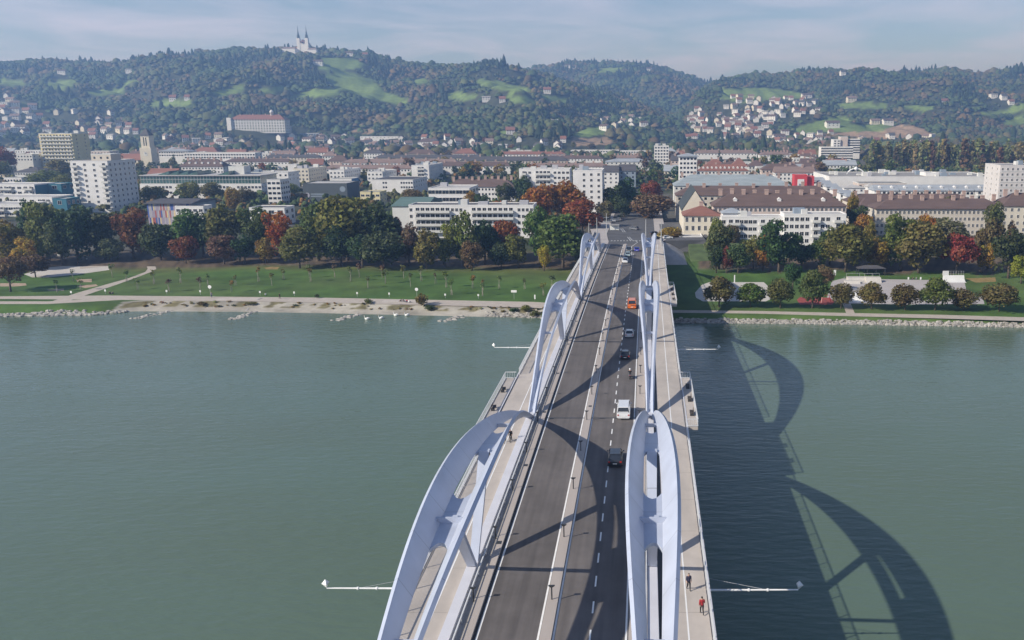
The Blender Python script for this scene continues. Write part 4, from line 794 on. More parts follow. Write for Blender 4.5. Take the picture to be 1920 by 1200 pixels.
# --- left town
bld('white ten storey tower block with balconies at left', 131, 201, 303, 500, 27, 'white', 11, 4, 6, 1.25, 1.3, wskip=(0, 3), bal=((.02, .2, 1.3), (.8, .98, 1.3)), name='tower_block', cat='tower block', fh=2.95, rooftop=0)
r, W, D, H = bld('beige roof storey set behind the white tower block', 170, 207, 290, 512, 10, 'beige', 1, 3, 0, 1.1, 1.2, name='rooftop_building', far=True)
bld('yellow high rise with rows of loggias behind the tower block', 72, 134, 251, 860, 26, 'yellow', 14, 0, 2, bal=((.03, .21, 1.2), (.23, .4, 1.2), (.42, .59, 1.2), (.61, .78, 1.2), (.8, .97, 1.2)), name='high_rise', cat='high rise', fh=3.4, far=True, rooftop=3)
bld('long white and glass office block right of the tower block', 262, 490, 346, 587, 30, 'white', 3, 34, 8, 1.6, 1.5, name='office_block', fh=3.6, wskip=tuple(range(0, 4)) + (9, 10, 16, 17, 18, 25, 26), rcol='light')
M['curtain'] = mat('green_curtain_glass', (.06, .12, .11), .12, .35, .3, spec=.8, stretch=(1.2, 1, .6))
A, B_ = aty(263, 330, 588), aty(488, 330, 588); zt = A.z; zb_ = aty(263, 346, 588).z; gp = empty('glass_storey', (A.x, 588, zb_)); tag(gp, 'green glass upper storeys on the long office block', 'glass storeys'); W = B_.x - A.x
MB().box(0, W, 0, 26, .5, zt - zb_).build('glass_wall', M['curtain'], gp); MB().box(-.6, W + .6, -1, 27, zt - zb_, zt - zb_ + .5).build('roof', RF['light'], gp)
for k in range(39): MB().box(W * k / 38 - .1, W * k / 38 + .1, -.15, -.003, .5, zt - zb_).build('mullion', M['galv2'], gp)
for k in range(3): MB().box(0, W, -.2, -.152, .5 + k * 2.6, .72 + k * 2.6).build('floor_band', M['galv2'], gp)
for k, q in enumerate((.12, .2, .28, .36, .62)):
    MB().add([(W * q, 3, zt - zb_ + .5), (W * q + 8, 3, zt - zb_ + .5), (W * q + 8, 3, zt - zb_ + 3), (W * q, 22, zt - zb_ + .5), (W * q + 8, 22, zt - zb_ + .5), (W * q + 8, 22, zt - zb_ + 3)], [(0, 1, 2), (3, 5, 4), (0, 2, 5, 3), (1, 4, 5, 2)]).build('saw_tooth_roof', M['curtain'], gp)
bld('white plant room on the glass office roof', 428, 457, 313, 600, 10, 'pale', name='rooftop_building', z0=19.3); bld('white stepped office beside the glass block', 500, 525, 338, 534, 14, 'white', 5, 3, 4, 2, 1.4, far=True)
bld('wide white office behind the billboard box', 462, 540, 324, 639, 20, 'white', 2, 8, 3, far=True, rcol='light', rooftop=3)
# striped hall
r, W, D, H = bld('hall with colourful striped panels below a dark sloping roof', 275, 357, 381, 442, 26, 'greyblue', name='striped_hall', roof='gable', rcol='slate', yr=372, hang=1.2)
pc = [mat('panel_' + k, c, .7, .05, 1) for k, c in dict(red=(.36, .10, .08), blue=(.05, .10, .33), cream=(.60, .48, .26), lilac=(.32, .28, .36), grey=(.40, .38, .42)).items()]; rr = random.Random(3)
pms = [MB().box(0, W / 30 - .05, -.12, -.003, 0, H * .32).mesh('panel', m_) for m_ in pc]
for j in range(3):
    for k in range(30): put('panel', pms[rr.choice([0, 1, 2, 3, 4, 3, 4])], r, (W * k / 30, 0, H - (j + 1) * H * .325))
bld('small white house in front of the striped hall', 328, 381, 388, 440, 9, 'white', 2, 5, 2, 1.8, 1.3, rcol='slate'); bld('white cube house with large dark windows behind the park trees', 467, 533, 391, 440, 13, 'white', 2, 4, 2, 2.6, 1.7, rcol='slate')
# white terraces far left
for x0, x1, yt, Y, lab in ((-40, 64, 347, 560, 'back'), (-40, 97, 371, 520, 'middle'), (-40, 42, 385, 480, 'front')):
    r, W, D, H = bld('white terraced apartments at the left edge, %s block' % lab, x0, x1, yt, Y, 20, 'white', 4, 9, 2, 2.4, 1.3, bal=((.35, .6, 1.4), (.8, .97, 1.4)), rcol='light')
    MB().box(W + .01, W + .3, .5, D - .5, H - 9, H - .3).build('teal_panel', W_['teal'], r)
bld('teal clad block beside the white terraces', 64, 114, 346, 572, 14, 'teal', 1, 2, 2, 3, 2, rcol='light'); bld('low teal corner block right of the terraces', 98, 124, 374, 485, 12, 'teal', 1, 1, 3, 2, 2, rcol='light')
bld('long low building with a grey curved roof behind the terraces', 27, 72, 322, 700, 22, 'pale', 2, 9, 3, roof='hip', rcol='slate', yr=313); bld('small white block below the yellow high rise', 7, 40, 334, 670, 14, 'white', 2, 6, 2, far=True)
bld('pale block half hidden by autumn trees at the left edge', 20, 60, 290, 850, 20, 'pale', 2, 7, 3, far=True, rcol='light'); bld('low pinkish block right of the yellow high rise', 158, 205, 284, 1093, 20, 'pink', 2, 8, 2, far=True)
# church with clock tower
A = aty(264, 300, 950); r = empty('clock_tower', (A.x, 950, gz(A.x, 950) - .3)); zg = r.location.z; tag(r, 'cream church clock tower with dark pointed roof', 'church tower'); w = aty(285, 300, 950).x - A.x; h1, h2, h3 = (aty(264, y, 950).z - zg for y in (277, 254, 240))
MB().box(0, w, 0, w, -1, h1).build('shaft', W_['cream'], r); MB().box(w * .12, w * .88, w * .12, w * .88, h1, h2).build('belfry', W_['cream'], r)
c = w / 2; MB().add([(w * .05, w * .05, h2), (w * .95, w * .05, h2), (w * .95, w * .95, h2), (w * .05, w * .95, h2), (c, c, h3)], [(0, 1, 4), (1, 2, 4), (2, 3, 4), (3, 0, 4), (0, 3, 2, 1)]).build('spire', RF['slate'], r)
for k in (.4, .6): MB().box(w * k - .5, w * k + .45, w * .12 - .06, w * .12 - .004, h1 + 2, h2 - 2).build('opening', M['glass'], r)
MB().tube([(c, -.12, h1 - 6.5), (c, -.004, h1 - 6.5)], 2.2, 20).build('clock_face', M['slat'] if False else W_['pale'], r); MB().bar((c, -.16, h1 - 6.5), (c + 1.3, -.16, h1 - 5.6), .25).bar((c, -.16, h1 - 6.5), (c - .3, -.16, h1 - 4.9), .25).build('clock_hand', M['dark'], r)
bld('church nave with red roof left of the clock tower', 219, 263, 300, 955, 18, 'cream', 1, 7, 0, 1.4, 2.5, roof='gable', rcol='red', yr=288, name='church_nave', cat='church', far=True)
# mid town blocks
bld('long white clinic with a row of square windows behind the brown mansard', 345, 478, 287, 960, 18, 'white', 2, 26, 2, 1.9, 1.6, far=True, rcol='light'); bld('grey roofed white clinic wing right of the clock tower', 297, 352, 283, 985, 18, 'white', 2, 12, 2, 1.8, 1.4, roof='hip', rcol='metal', yr=279, far=True)
bld('white house with brown mansard roof and dormers behind the glass office', 335, 418, 312, 780, 16, 'white', 2, 14, 3, roof='hip', rcol='brown', yr=298, dormers=7, chim=6)
for x0, x1, yt, wl_c, lab in ((550, 578, 317, 'cream', 'cream block with a grey side wall, leftmost of three'), (617, 645, 320, 'white', 'white block with a teal grey side, middle of three'), (688, 717, 323, 'white', 'white block with a blue grey side, rightmost of three')):
    r, W, D, H = bld(lab, x0, x1, yt, 695, 40, wl_c, 4, 4, 8, 1.3, 1.3, rooftop=3, rcol='light')
r, W, D, H = bld('white hall with bright blue side cladding', 620, 659, 336, 646, 16, 'white', 1, 5, 0, 2.4, 1.2, rcol='grey', far=True); MB().box(W + .004, W + .25, .2, D - .2, 1, H).build('cladding', W_['blue'], r)
bld('tall white annex left of the blue hall', 539, 556, 309, 770, 12, 'white', 0, 0, 0)
r, W, D, H = bld('dark grey windowless hall with pale emblem signs', 567, 650, 345, 560, 24, 'dark', name='grey_hall', rcol='light')
o = MB(); o.tube([(W * .9, -.1, H - 3.2), (W * .9, -.004, H - 3.2)], 1.8, 20); bb = o.build('oval_sign', W_['greyblue'], r); bb.scale = (1, 1, 1)
MB().tube([(W * .09, -.1, 4.8), (W * .09, -.004, 4.8)], 1.6, 20).build('round_emblem', W_['lilac'], r); MB().box(W * .17, W * .48, -.06, -.004, 5.1, 5.9).box(W * .17, W * .47, -.06, -.004, 3.7, 4.5).build('sign_bar', W_['greyblue'], r)
bld('low white hall with grey roof and small windows', 697, 774, 338, 610, 40, 'white', 2, 16, 6, 1.2, 1.2, wskip=(0, 1, 2, 3, 6, 7, 8, 9, 10), rcol='slate', far=True); bld('yellow house with flat grey roof beside a conifer', 675, 712, 361, 530, 14, 'yellow', 2, 4, 2, 2.0, 1.2, rcol='grey')
bld('white four storey block with curved balconies and shaded side', 771, 804, 311, 720, 50, 'white', 4, 1, 9, 1.3, 1.3, bal=((.3, .75, 1.3),), rooftop=5, rcol='light'); bld('white modern office with wide window bands', 803, 880, 354, 480, 26, 'white', 2, 6, 3, 4.0, 1.9, fh=4.0, rooftop=1, rcol='light')
bld('white row with brown hip roof behind the modern office', 838, 965, 350, 570, 13, 'white', 3, 20, 2, 1.1, 1.3, roof='hip', rcol='brown', yr=335, chim=10, far=True)
r, W, D, H = bld('teal roofed sports hall behind the long white apartments', 735, 800, 386, 430, 34, 'pale', roof='gable', rcol='teal', yr=369, name='sports_hall')
# long white apartments near the park
bld('long white four storey apartments with balconies behind the park trees', 766, 1000, 386, 392, 13, 'white', 4, 30, 2, 1.15, 1.35, bal=((.05, .33, 1.5), (.5, .84, 1.5)), wskip=tuple(range(1, 10)) + (13, 14) + tuple(range(15, 26)), rcol='slate', name='apartment_block', cat='apartments', rooftop=5, fh=2.9)
bld('white seven storey apartments with balcony strips above the orange trees', 973, 1068, 318, 522, 14, 'white', 7, 12, 2, 1.5, 1.3, bal=((.05, .14, 1.2), (.32, .62, 1.2)), wskip=(0, 3, 4, 5, 6, 7), name='apartment_block', cat='apartments', rooftop=3, rcol='light', fh=3.0)
bld('plain white apartment slab right of the orange trees', 1074, 1129, 321, 473, 24, 'white', 8, 4, 4, 1.2, 1.3, wskip=(0,), name='apartment_block', cat='apartments', rooftop=2, rcol='light'); bld('white gabled house with a dark side beside the street trees', 1130, 1160, 322, 660, 16, 'white', 3, 3, 3, roof='gable', rcol='slate', yr=310)
bld('dark tall house with a white gable left of the poplars', 1160, 1192, 320, 665, 14, 'greyblue', 4, 3, 2, roof='gable', rcol='slate', yr=308, far=True)
# right of the street
bld('white high rise far behind the street trees', 1227, 1254, 274, 979, 18, 'white', 6, 5, 2, 2, 1.6, fh=3.3, far=True, rooftop=5, side=1); bld('white water tower like high rise right of the street', 1274, 1307, 293, 608, 14, 'white', 8, 5, 0, 1.5, 1.4, roof='hip', rcol='metal', yr=287, far=True, hang=1.2, name='high_rise', cat='high rise')
bld('long white house with red mansard roof and round dormers', 1307, 1404, 320, 750, 16, 'white', 2, 14, 0, 1.5, 1.3, roof='hip', rcol='red', yr=308, dormers=12, far=True); bld('red roofed house behind the mansard house', 1372, 1402, 312, 797, 14, 'white', 1, 5, 0, roof='hip', rcol='red', yr=296, far=True)
bld('long block with pale blue grey roof', 1264, 1482, 348, 558, 22, 'pale', 1, 24, 0, 1.2, 1.2, roof='hip', rcol='blue', yr=327, chim=9, dormers=0, far=True)
bld('rear row with dark brown roof and chimneys', 1268, 1562, 366, 459, 14, 'beige', 2, 24, 0, roof='hip', rcol='brown', yr=348, chim=9, far=True)
bld('beige five storey row with dark brown roof behind the white terraces', 1338, 1587, 386, 383, 15, 'pink', 4, 30, 0, 1.0, 1.4, roof='hip', rcol='brown', yr=362, chim=11, dormers=3, name='apartment_block', cat='apartments', hang=.7)
# gable wall towards the river
A = aty(1280, 394, 392); bw = aty(1327, 394, 392).x - A.x; zg = gz(A.x, 392); hh = A.z - zg; ht = aty(1305, 358, 392).z - zg; r = empty('gabled_house', (A.x, 392, zg)); tag(r, 'cream house with tall pale gable facing the river', 'house')
MB().add([(0, 0, -1), (bw, 0, -1), (bw, 0, hh), (bw / 2, 0, ht), (0, 0, hh), (0, 40, -1), (bw, 40, -1), (bw, 40, hh), (bw / 2, 40, ht), (0, 40, hh)], [(0, 1, 2, 3, 4), (5, 9, 8, 7, 6), (0, 4, 9, 5), (1, 6, 7, 2), (2, 7, 8, 3), (3, 8, 9, 4)]).build('wall', W_['cream'], r)
for s_ in (0, 1):
    xa, xb = (-.6, bw / 2) if s_ == 0 else (bw + .6, bw / 2); MB().hexa([(xa, .3, hh - .5), (xb, .3, ht + .02), (xb, 40.4, ht + .02), (xa, 40.4, hh - .5), (xa, .3, hh - .15), (xb, .3, ht + .4), (xb, 40.4, ht + .4), (xa, 40.4, hh - .15)]).build('roof', RF['dark'], r)
MB().hexa([(bw * .72, 6, ht - 3.1), (bw * .92, 6, ht - 6.2), (bw * .92, 11, ht - 6.2), (bw * .72, 11, ht - 3.1), (bw * .72, 6, ht - 2.4), (bw * .92, 6, ht - 5.5), (bw * .92, 11, ht - 5.5), (bw * .72, 11, ht - 2.4)]).build('skylight', M['lamp_clear'], r)
bld('yellow and cream villa with red hip roof at the bridge end', 1282, 1352, 404, 372, 16, 'cream', 3, 6, 3, 1.1, 1.9, roof='hip', rcol='red', yr=386, side=-1, name='villa', cat='villa', chim=1, fh=3.6)
bld('white terraced flats with balconies, left part', 1353, 1470, 408, 366, 10, 'white', 3, 14, 0, 1.5, 1.4, bal=((.1, .3, 1.6), (.6, .85, 1.6)), wskip=(1, 2, 3, 8, 9, 10, 11), name='apartment_block', cat='apartments', rooftop=3, rcol='light'); bld('white terraced flats with tall stair windows, right part', 1470.5, 1587, 403, 364, 11, 'white', 4, 12, 0, 1.5, 1.5, bal=((.45, .58, 1.5), (.8, .95, 1.5)), wskip=(5, 6, 9, 10, 11), name='apartment_block', cat='apartments', rooftop=3, rcol='light')
bld('penthouse with grey hip roof on the white terraced flats', 1355, 1392, 399, 368, 7, 'white', 1, 5, 0, 1.6, 1.2, roof='hip', rcol='metal', yr=390, name='rooftop_building', z0=15.2)
bld('white flat garage building beside the grass bank', 1274, 1317, 445, 363, 12, 'white', 0, 0, 0, name='garage', cat='garage', rcol='light', z0=4)
bld('long cream row with brown hip roof at right', 1643, 1888, 391, 401, 15, 'beige', 4, 30, 3, 1.0, 1.4, roof='hip', rcol='brown', yr=372, chim=12, name='apartment_block', cat='apartments', hang=.7); bld('rear brown roofed row behind the long cream row', 1592, 1830, 378, 435, 14, 'beige', 2, 20, 0, roof='hip', rcol='brown', yr=363, chim=10, far=True); bld('brown roofed house at the left end of the cream row', 1612, 1650, 386, 429, 13, 'white', 2, 4, 0, roof='hip', rcol='brown', yr=370, far=True)
bld('cream row with brown roof cut by the right picture edge', 1880, 1990, 386, 398, 15, 'cream', 4, 9, 3, 1.0, 1.4, roof='hip', rcol='brown', yr=361, chim=5, name='apartment_block', cat='apartments')
# white town houses with grey roofs and the mall behind
for k in range(5):
    x0 = 1640 + k * 47; bld('white town house with grey metal roof and balcony, %s of five' % ['leftmost', 'second from left', 'middle', 'fourth from left', 'rightmost'][k], x0, x0 + 45.5, 357, 533, 14, 'white', 3, 6, 0, 1.6, 1.4, roof='gable', rcol='metal', yr=346, dormers=2, bal=((.1, .5, 1.5),), name='town_house', cat='town house', far=True, wskip=(0, 1, 2))
for k in range(6):
    x0 = 1524 + k * 13; bld('white stepped house with grey roof in the slanting row, %s' % ['leftmost', 'second', 'third', 'fourth', 'fifth', 'rightmost'][k], x0, x0 + 22, 338 + k * 6, 635 - k * 26, 12, 'white', 2, 3, 0, 1.5, 1.3, roof='gable', rcol='metal', yr=332 + k * 6, name='stepped_house', cat='house', far=True, side=-1)
bld('white house with rounded gable left of the town houses', 1583, 1622, 352, 554, 12, 'white', 2, 3, 0, roof='hip', rcol='light', yr=346, far=True); bld('white house beside the leftmost town house', 1628, 1640, 350, 575, 12, 'white', 1, 1, 0, roof='hip', rcol='light', yr=344, far=True)
bld('long white shopping mall with flat roof', 1555, 1872, 332, 623, 60, 'white', 1, 0, 0, rcol='mall', rooftop=26, name='shopping_mall', cat='mall'); bld('white plant block on the mall roof', 1736, 1758, 325, 632, 14, 'white', rcol='light', name='rooftop_building', z0=16.6); bld('pinkish mall wing behind the grey roofs', 1610, 1700, 344, 590, 16, 'pink', 1, 12, 0, 1.5, 1.2, rcol='slate', far=True)
bld('white pillared hall right of the mall', 1820, 1872, 334, 642, 16, 'white', 1, 14, 0, 1.2, 2.0, rcol='light', far=True)
r, W, D, H = bld('red sign cube of the shopping mall', 1490, 1514, 329, 609, 10, 'red', name='sign_cube', cat='sign building', rcol='light'); MB().box(W * .24, W * .76, -.12, -.004, H * .22, H * .82).build('sign_panel', W_['white'], r); MB().box(W * .3, W * .68, -.12, -.004, H * .06, H * .16).build('sign_strip', W_['blue'], r); MB().box(W * .36, W * .64, -.16, -.122, H * .36, H * .6).build('sign_print', W_['greyblue'], r)
bld('pink red annex right of the sign cube', 1514.5, 1527, 332, 611, 10, 'red', name='sign_annex', rcol='light')
A = aty(1605, 316, 660); r = empty('roof_arch', (A.x, 660, A.z - 6)); tag(r, 'white steel arch with ball above the mall', 'roof arch'); hA = 6.0; MB().tube([(-7 * math.cos(t_ * math.pi / 10), 0, hA * math.sin(t_ * math.pi / 10)) for t_ in range(11)], .5, 6).build('arch_tube', M['white'], r); MB().lathe([(.05, 1.4), (1, 1), (1.4, 0), (1, -1), (.05, -1.4)], (0, 0, hA), 12).build('ball', M['white'], r, True)
bld('grey white tower block under scaffolding at the right edge', 1876, 1990, 311, 487, 22, 'scaf', 9, 12, 3, 1.0, 1.2, name='tower_block', cat='tower block', rooftop=3, fh=2.9, band=1)
bld('white and salmon high rise on the slope', 1563, 1576, 262, 1150, 16, 'white', 6, 2, 0, 2.5, 1.4, far=True, name='high_rise', cat='high rise'); bld('salmon stair tower of the slope high rises', 1576.5, 1590, 257, 1152, 16, 'pink', 0, 0, 0, far=True, name='high_rise', cat='high rise'); bld('striped balcony block right of the salmon tower', 1591, 1613, 261, 1154, 16, 'white', 6, 1, 0, 16, 1.5, far=True, name='high_rise', cat='high rise'); bld('lower striped balcony block below the salmon tower', 1540, 1600, 276, 1120, 16, 'white', 5, 4, 0, 10, 1.4, far=True, name='high_rise', cat='high rise')
# long row houses across the middle of the town
for x0, x1, yt, yr, Y, rc, lab in ((605, 775, 316, 309, 800, 'rose', 'left of the white balcony block'), (640, 860, 305, 298, 903, 'rose', 'behind the three cubes'), (780, 960, 311, 303, 843, 'brown', 'right of the white balcony block'), (700, 905, 296, 290, 1010, 'slate', 'below the forest edge'), (862, 1064, 301, 293, 948, 'slate', 'with many ribs above the white apartments'), (985, 1140, 312, 305, 834, 'rose', 'above the plain white slab'), (1010, 1130, 297, 291, 997, 'brown', 'in front of the beige field'),
                                   (930, 1060, 289, 284, 1113, 'red', 'at the foot of the forest'), (495, 600, 295, 289, 1024, 'slate', 'right of the clinic'), (1148, 1206, 296, 290, 1013, 'rose', 'left of the far white high rise'), (1302, 1420, 287, 281, 1146, 'rose', 'above the red mansard house'), (1424, 1482, 290, 284, 1097, 'rose', 'left of the sign cube trees'), (420, 545, 303, 297, 925, 'brown', 'below the clinic')):
    bld('long terrace row %s' % lab, x0, x1, yt, Y, 13, 'white' if rc != 'slate' else 'beige', 1, int((x1 - x0) / 6), 0, roof='hip', rcol=rc, yr=yr, chim=9, name='terrace_row', cat='terrace houses', far=True, group='long terrace rows')
bld('long white school roof by the beige field', 1070, 1160, 282, 1266, 20, 'white', 1, 18, 0, 2.5, 1.4, far=True, rcol='light'); bld('long white school wing left of the far high rise', 1163, 1232, 283, 1246, 18, 'white', 1, 14, 0, 2.5, 1.4, far=True, rcol='light'); bld('row of pale sawtooth roofs left of the poplars', 1135, 1218, 303, 904, 22, 'pale', 1, 10, 0, far=True, roof='hip', rcol='metal', yr=297)
bld('white gabled block with a shaded side among the houses', 736, 748, 274, 1295, 30, 'white', 3, 2, 5, far=True, roof='gable', rcol='slate', yr=270); bld('brown roofed white manor below the forest', 783, 822, 266, 1400, 16, 'white', 1, 8, 0, roof='hip', rcol='brown', yr=259, far=True, yb=272); bld('low white pavilion row at the forest edge', 675, 760, 256, 1500, 14, 'white', 1, 12, 0, far=True, rcol='light', yb=263); bld('long low teal hall below the great red roofed building', 555, 597, 250, 1560, 20, 'greyblue', 1, 9, 0, far=True, rcol='light', yb=258)
# great white seminary with red roof
r, W, D, H = bld('great white seminary with red roof and domed turret on the slope', 430, 533, 224, 1760, 24, 'pale', 5, 20, 3, 2.3, 2.6, roof='hip', rcol='red', yr=215, name='seminary', cat='seminary', fh=4.6, far=True, chim=4, yb=247)
MB().lathe([(2.6, -3), (2.6, 4), (3.2, 4.2), (3.4, 6), (2.6, 8.2), (1, 9.6), (.1, 10)], (W * .73, D / 2, H + 7), 12).build('turret', W_['white'], r, True); MB().box(-4, 3.5, -3, D, 0, H + 3).build('corner_wing', W_['white'], r)
bld('small white and grey annex in front of the seminary', 515, 541, 237, 1735, 14, 'lilac', 3, 7, 0, 1.6, 1.6, far=True, fh=3.6, yb=252)
# pilgrimage church on the hill
p = aty(569, 94, 2500); p.z = gz(p.x, 2500); r = empty('hilltop_church', p - Vector((0, 0, 2))); tag(r, 'white pilgrimage church with two dark spires on the hilltop', 'church'); r.scale = (1.2, 1.2, 1.12); k = p.y * CC / F
for s_, lb in ((-9.4 * k / k, 0), (9.4, 0)):
    MB().box(s_ - 3.6, s_ + 3.6, -3.6, 3.6, 0, 36).build('tower', W_['white'], r); MB().lathe([(3.9, 36), (3.0, 39), (3.3, 42), (1.7, 45), (1.5, 49), (.9, 53), (.15, 66)], (s_, 0, 0), 10).build('spire', RF['dark'], r, True)

for xa, xb, za in ((-44, -14, 11), (14, 34, 9)):
    MB().box(xa, xb, -14, -2, -6, za).build('side_wing', W_['white'], r); MB().add([(xa - .6, -14.6, za), (xb + .6, -14.6, za), (xb + .6, -1.4, za), (xa - .6, -1.4, za), (xa + 3, -8, za + 4), (xb - 3, -8, za + 4)], [(0, 1, 5, 4), (1, 2, 5), (2, 3, 4, 5), (3, 0, 4)]).build('wing_roof', RF['rose'], r)
MB().box(-5.8, 5.8, -3, 30, 0, 24).build('nave', W_['white'], r); MB().add([(-6.5, -3.2, 24), (6.5, -3.2, 24), (0, -3.2, 33), (-6.5, 31, 24), (6.5, 31, 24), (0, 31, 33)], [(0, 1, 2), (3, 5, 4), (0, 2, 5, 3), (1, 4, 5, 2)]).build('nave_roof', RF['red'], r); MB().lathe([(.1, 2), (1.8, 1), (2.4, -1)], (0, -3.2, 26), 10).build('front_window', M['glass'], r)
bld('white long wing below the hilltop church', 545, 568, 92, 2480, 14, 'white', 2, 8, 0, 1.6, 1.6, roof='hip', rcol='red', yr=88, far=True, yb=98, cat='wing', name='church_wing')
RCN = dict(rose='faded red', red='red', slate='dark', brown='brown', light='flat pale')
# ================================================================== smaller town blocks filling the quarters between the named buildings
import re
def near_building(x, y):
    f_ = min(NAMED, key=lambda f: (x - max(f[0], min(f[1], x))) ** 2 + (y - max(f[2], min(f[3], y))) ** 2)
    b_ = ' '.join(re.split(r' (?:with|behind|right|left|at|beside|in|of|below|above|between|under|on|cut|across|by|half|far|set) ', f_[4])[0].split()[:5])
    return ('left of' if x < f_[0] + 2 else 'right of' if x > f_[1] - 2 else 'in front of' if y < f_[2] + 3 else 'behind') + ' the ' + b_
NAMED = list(FOOT); rr = random.Random(21); k = 0; tries = 0
while k < 72 and tries < 3000:
    tries += 1; px, py = rr.choice([rr.uniform(-20, 1150), rr.uniform(-20, 1150), rr.uniform(1240, 1545)]), rr.uniform(284, 350); p = onland(px, py, 430); w_, d_, h_ = rr.uniform(13, 34), rr.uniform(11, 16), rr.choice([7, 8, 10, 11, 13])
    if -34 < p.x + w_ and p.x < 24 and p.y < 700 or p.y > 1150: continue
    if any(p.x < f[1] + 3 and p.x + w_ > f[0] - 3 and p.y < f[3] + 4 and p.y + d_ > f[2] - 4 for f in FOOT): continue
    # leave the fronts of the named buildings open to the river
    if any(f in NAMED and p.y < f[2] and p.x / p.y < f[1] / f[2] and (p.x + w_) / p.y > f[0] / f[2] and p.y > f[2] - h_ * f[2] / 46 * 1.2 for f in FOOT): continue
    x0, yt = pr(p.x, p.y, p.z + h_); x1 = pr(p.x + w_, p.y, p.z + h_)[0]; wc = rr.choice(['white', 'white', 'white', 'cream', 'pale', 'pink', 'grey']); rf = rr.choice(['flat', 'hip', 'hip', 'gable']); rc = rr.choice(['light', 'grey', 'metal']) if rf == 'flat' else rr.choice(['brown', 'rose', 'red', 'slate', 'metal']); yr_ = pr(p.x, p.y + d_ / 2, p.z + h_ + d_ * .36)[1]
    bld('%s block with %s roof %s' % (wc, 'flat' if rf == 'flat' else RCN.get(rc, 'grey'), near_building(p.x, p.y)), x0, x1, yt, p.y, d_, wc, int(h_ / 3), int(w_ / 3), 3, 1.3, 1.4, roof=rf, rcol=rc, yr=yr_, name='town_block', far=True, chim=2 if rf != 'flat' else 0, rooftop=2 if rf == 'flat' else 0, group='smaller town blocks'); k += 1
print('fill blocks', k)
# ================================================================== houses
HV = []
for (w, d, h, rh, wc, rc) in ((11, 9, 6, 3.6, 'white', 'rose'), (10, 9, 5.2, 4.4, 'white', 'red'), (13, 9, 6, 3.4, 'cream', 'rose'), (10, 10, 6.4, 4.2, 'white', 'slate'), (15, 10, 7, 3, 'white', 'brown'), (12, 10, 6.5, 1.0, 'white', 'light')):
    wm_ = MB().box(-w / 2, w / 2, -d / 2, d / 2, -3, h).add([(-w / 2, -d / 2, h), (-w / 2, d / 2, h), (-w / 2, 0, h + rh * .95), (w / 2, -d / 2, h), (w / 2, d / 2, h), (w / 2, 0, h + rh * .95)], [(0, 2, 1), (3, 4, 5)]).mesh('wall', W_[wc])
    e = .6; rm = MB()
    for s_ in (-1, 1): rm.hexa([(-w / 2 - e, s_ * (d / 2 + e), h - .35), (w / 2 + e, s_ * (d / 2 + e), h - .35), (w / 2 + e, 0, h + rh), (-w / 2 - e, 0, h + rh), (-w / 2 - e, s_ * (d / 2 + e), h - .1), (w / 2 + e, s_ * (d / 2 + e), h - .1), (w / 2 + e, 0, h + rh + .28), (-w / 2 - e, 0, h + rh + .28)])
    cm_ = MB().box(w * .2 - .4, w * .2 + .4, .3, 1.1, h + rh * .5, h + rh + 1.2).mesh('chimney', RF['rose'])
    wd = MB()
    for f_ in range(2):
        for k in (-.3, 0, .3): wd.box(w * k - .65, w * k + .65, -d / 2 - .05, -d / 2 + .02, h - 1.9 - f_ * 2.8, h - .6 - f_ * 2.8); wd.box(w / 2 - .02, w / 2 + .05, d * k - .65, d * k + .65, h - 1.9 - f_ * 2.8, h - .6 - f_ * 2.8)
    HV.append((wm_, rm.mesh('roof', RF[rc]), cm_, wd.mesh('windows', M['glass']), wc, rc))
HP = []
def house(p, v, rz, sc, where, group):
    wm_, rm, cm_, wd, wc, rc = HV[v]; r = empty('house', p, rz); r.scale = (sc, sc ** .7, sc ** .45)
    tag(r, '%s house with %s roof %s' % (wc, RCN[rc], where), 'house', '%s %s roofed houses %s' % (wc, RCN[rc], group)); put('wall', wm_, r); ro = put('roof', rm, r); put('chimney', cm_, ro); o = put('windows', wd, r); o['kind'] = 'stuff'; HP.append((p.x, p.y))
def free(x, y, dmin, lst=HP): return all((x - a) ** 2 + (y - b) ** 2 > dmin * dmin for a, b in lst) and not any(f[0] < x < f[1] and f[2] - 4 < y < f[3] + 4 for f in FOOT)
rr = random.Random(12)
for x0, x1, y0, y1, n_, where, sc in ((0, 62, 183, 226, 13, 'on the left hillside', 1.25), (60, 245, 207, 252, 17, 'at the foot of the left hill', 1.15), (0, 70, 232, 262, 9, 'at the left picture edge', 1.2), (292, 470, 258, 284, 22, 'between the clock tower and the seminary', 1.0), (522, 725, 258, 290, 40, 'in the villa quarter below the seminary', 1.0), (725, 900, 258, 282, 14, 'below the forest in the middle', 1.0), (895, 1060, 266, 284, 9, 'at the forest foot left of the field', 1.0),
                                     (1288, 1352, 205, 262, 22, 'low on the left of the village', 1.1), (1355, 1450, 184, 262, 58, 'in the dense hillside village', 1.15), (1450, 1535, 182, 222, 24, 'top right of the village', 1.1), (1436, 1560, 250, 276, 20, 'below the brown field', 1.0), (1130, 1212, 222, 246, 13, 'in the hamlet left of the valley', 1.2), (1610, 1780, 256, 276, 13, 'behind the poplars', 1.1), (150, 260, 232, 275, 8, 'behind the yellow high rise', 1.1)):
    k = 0; tries = 0
    while k < n_ and tries < n_ * 14:
        tries += 1; p = onland(rr.uniform(x0, x1), rr.uniform(y0, y1), 700)
        if not free(p.x, p.y, 14): continue
        house(p, rr.choice([0, 1, 1, 2, 3, 4, 5, 0]), rr.choice([0, .2, -.25, 1.57, 1.3, .5, -.6]), sc * rr.uniform(.85, 1.15), where, where); k += 1
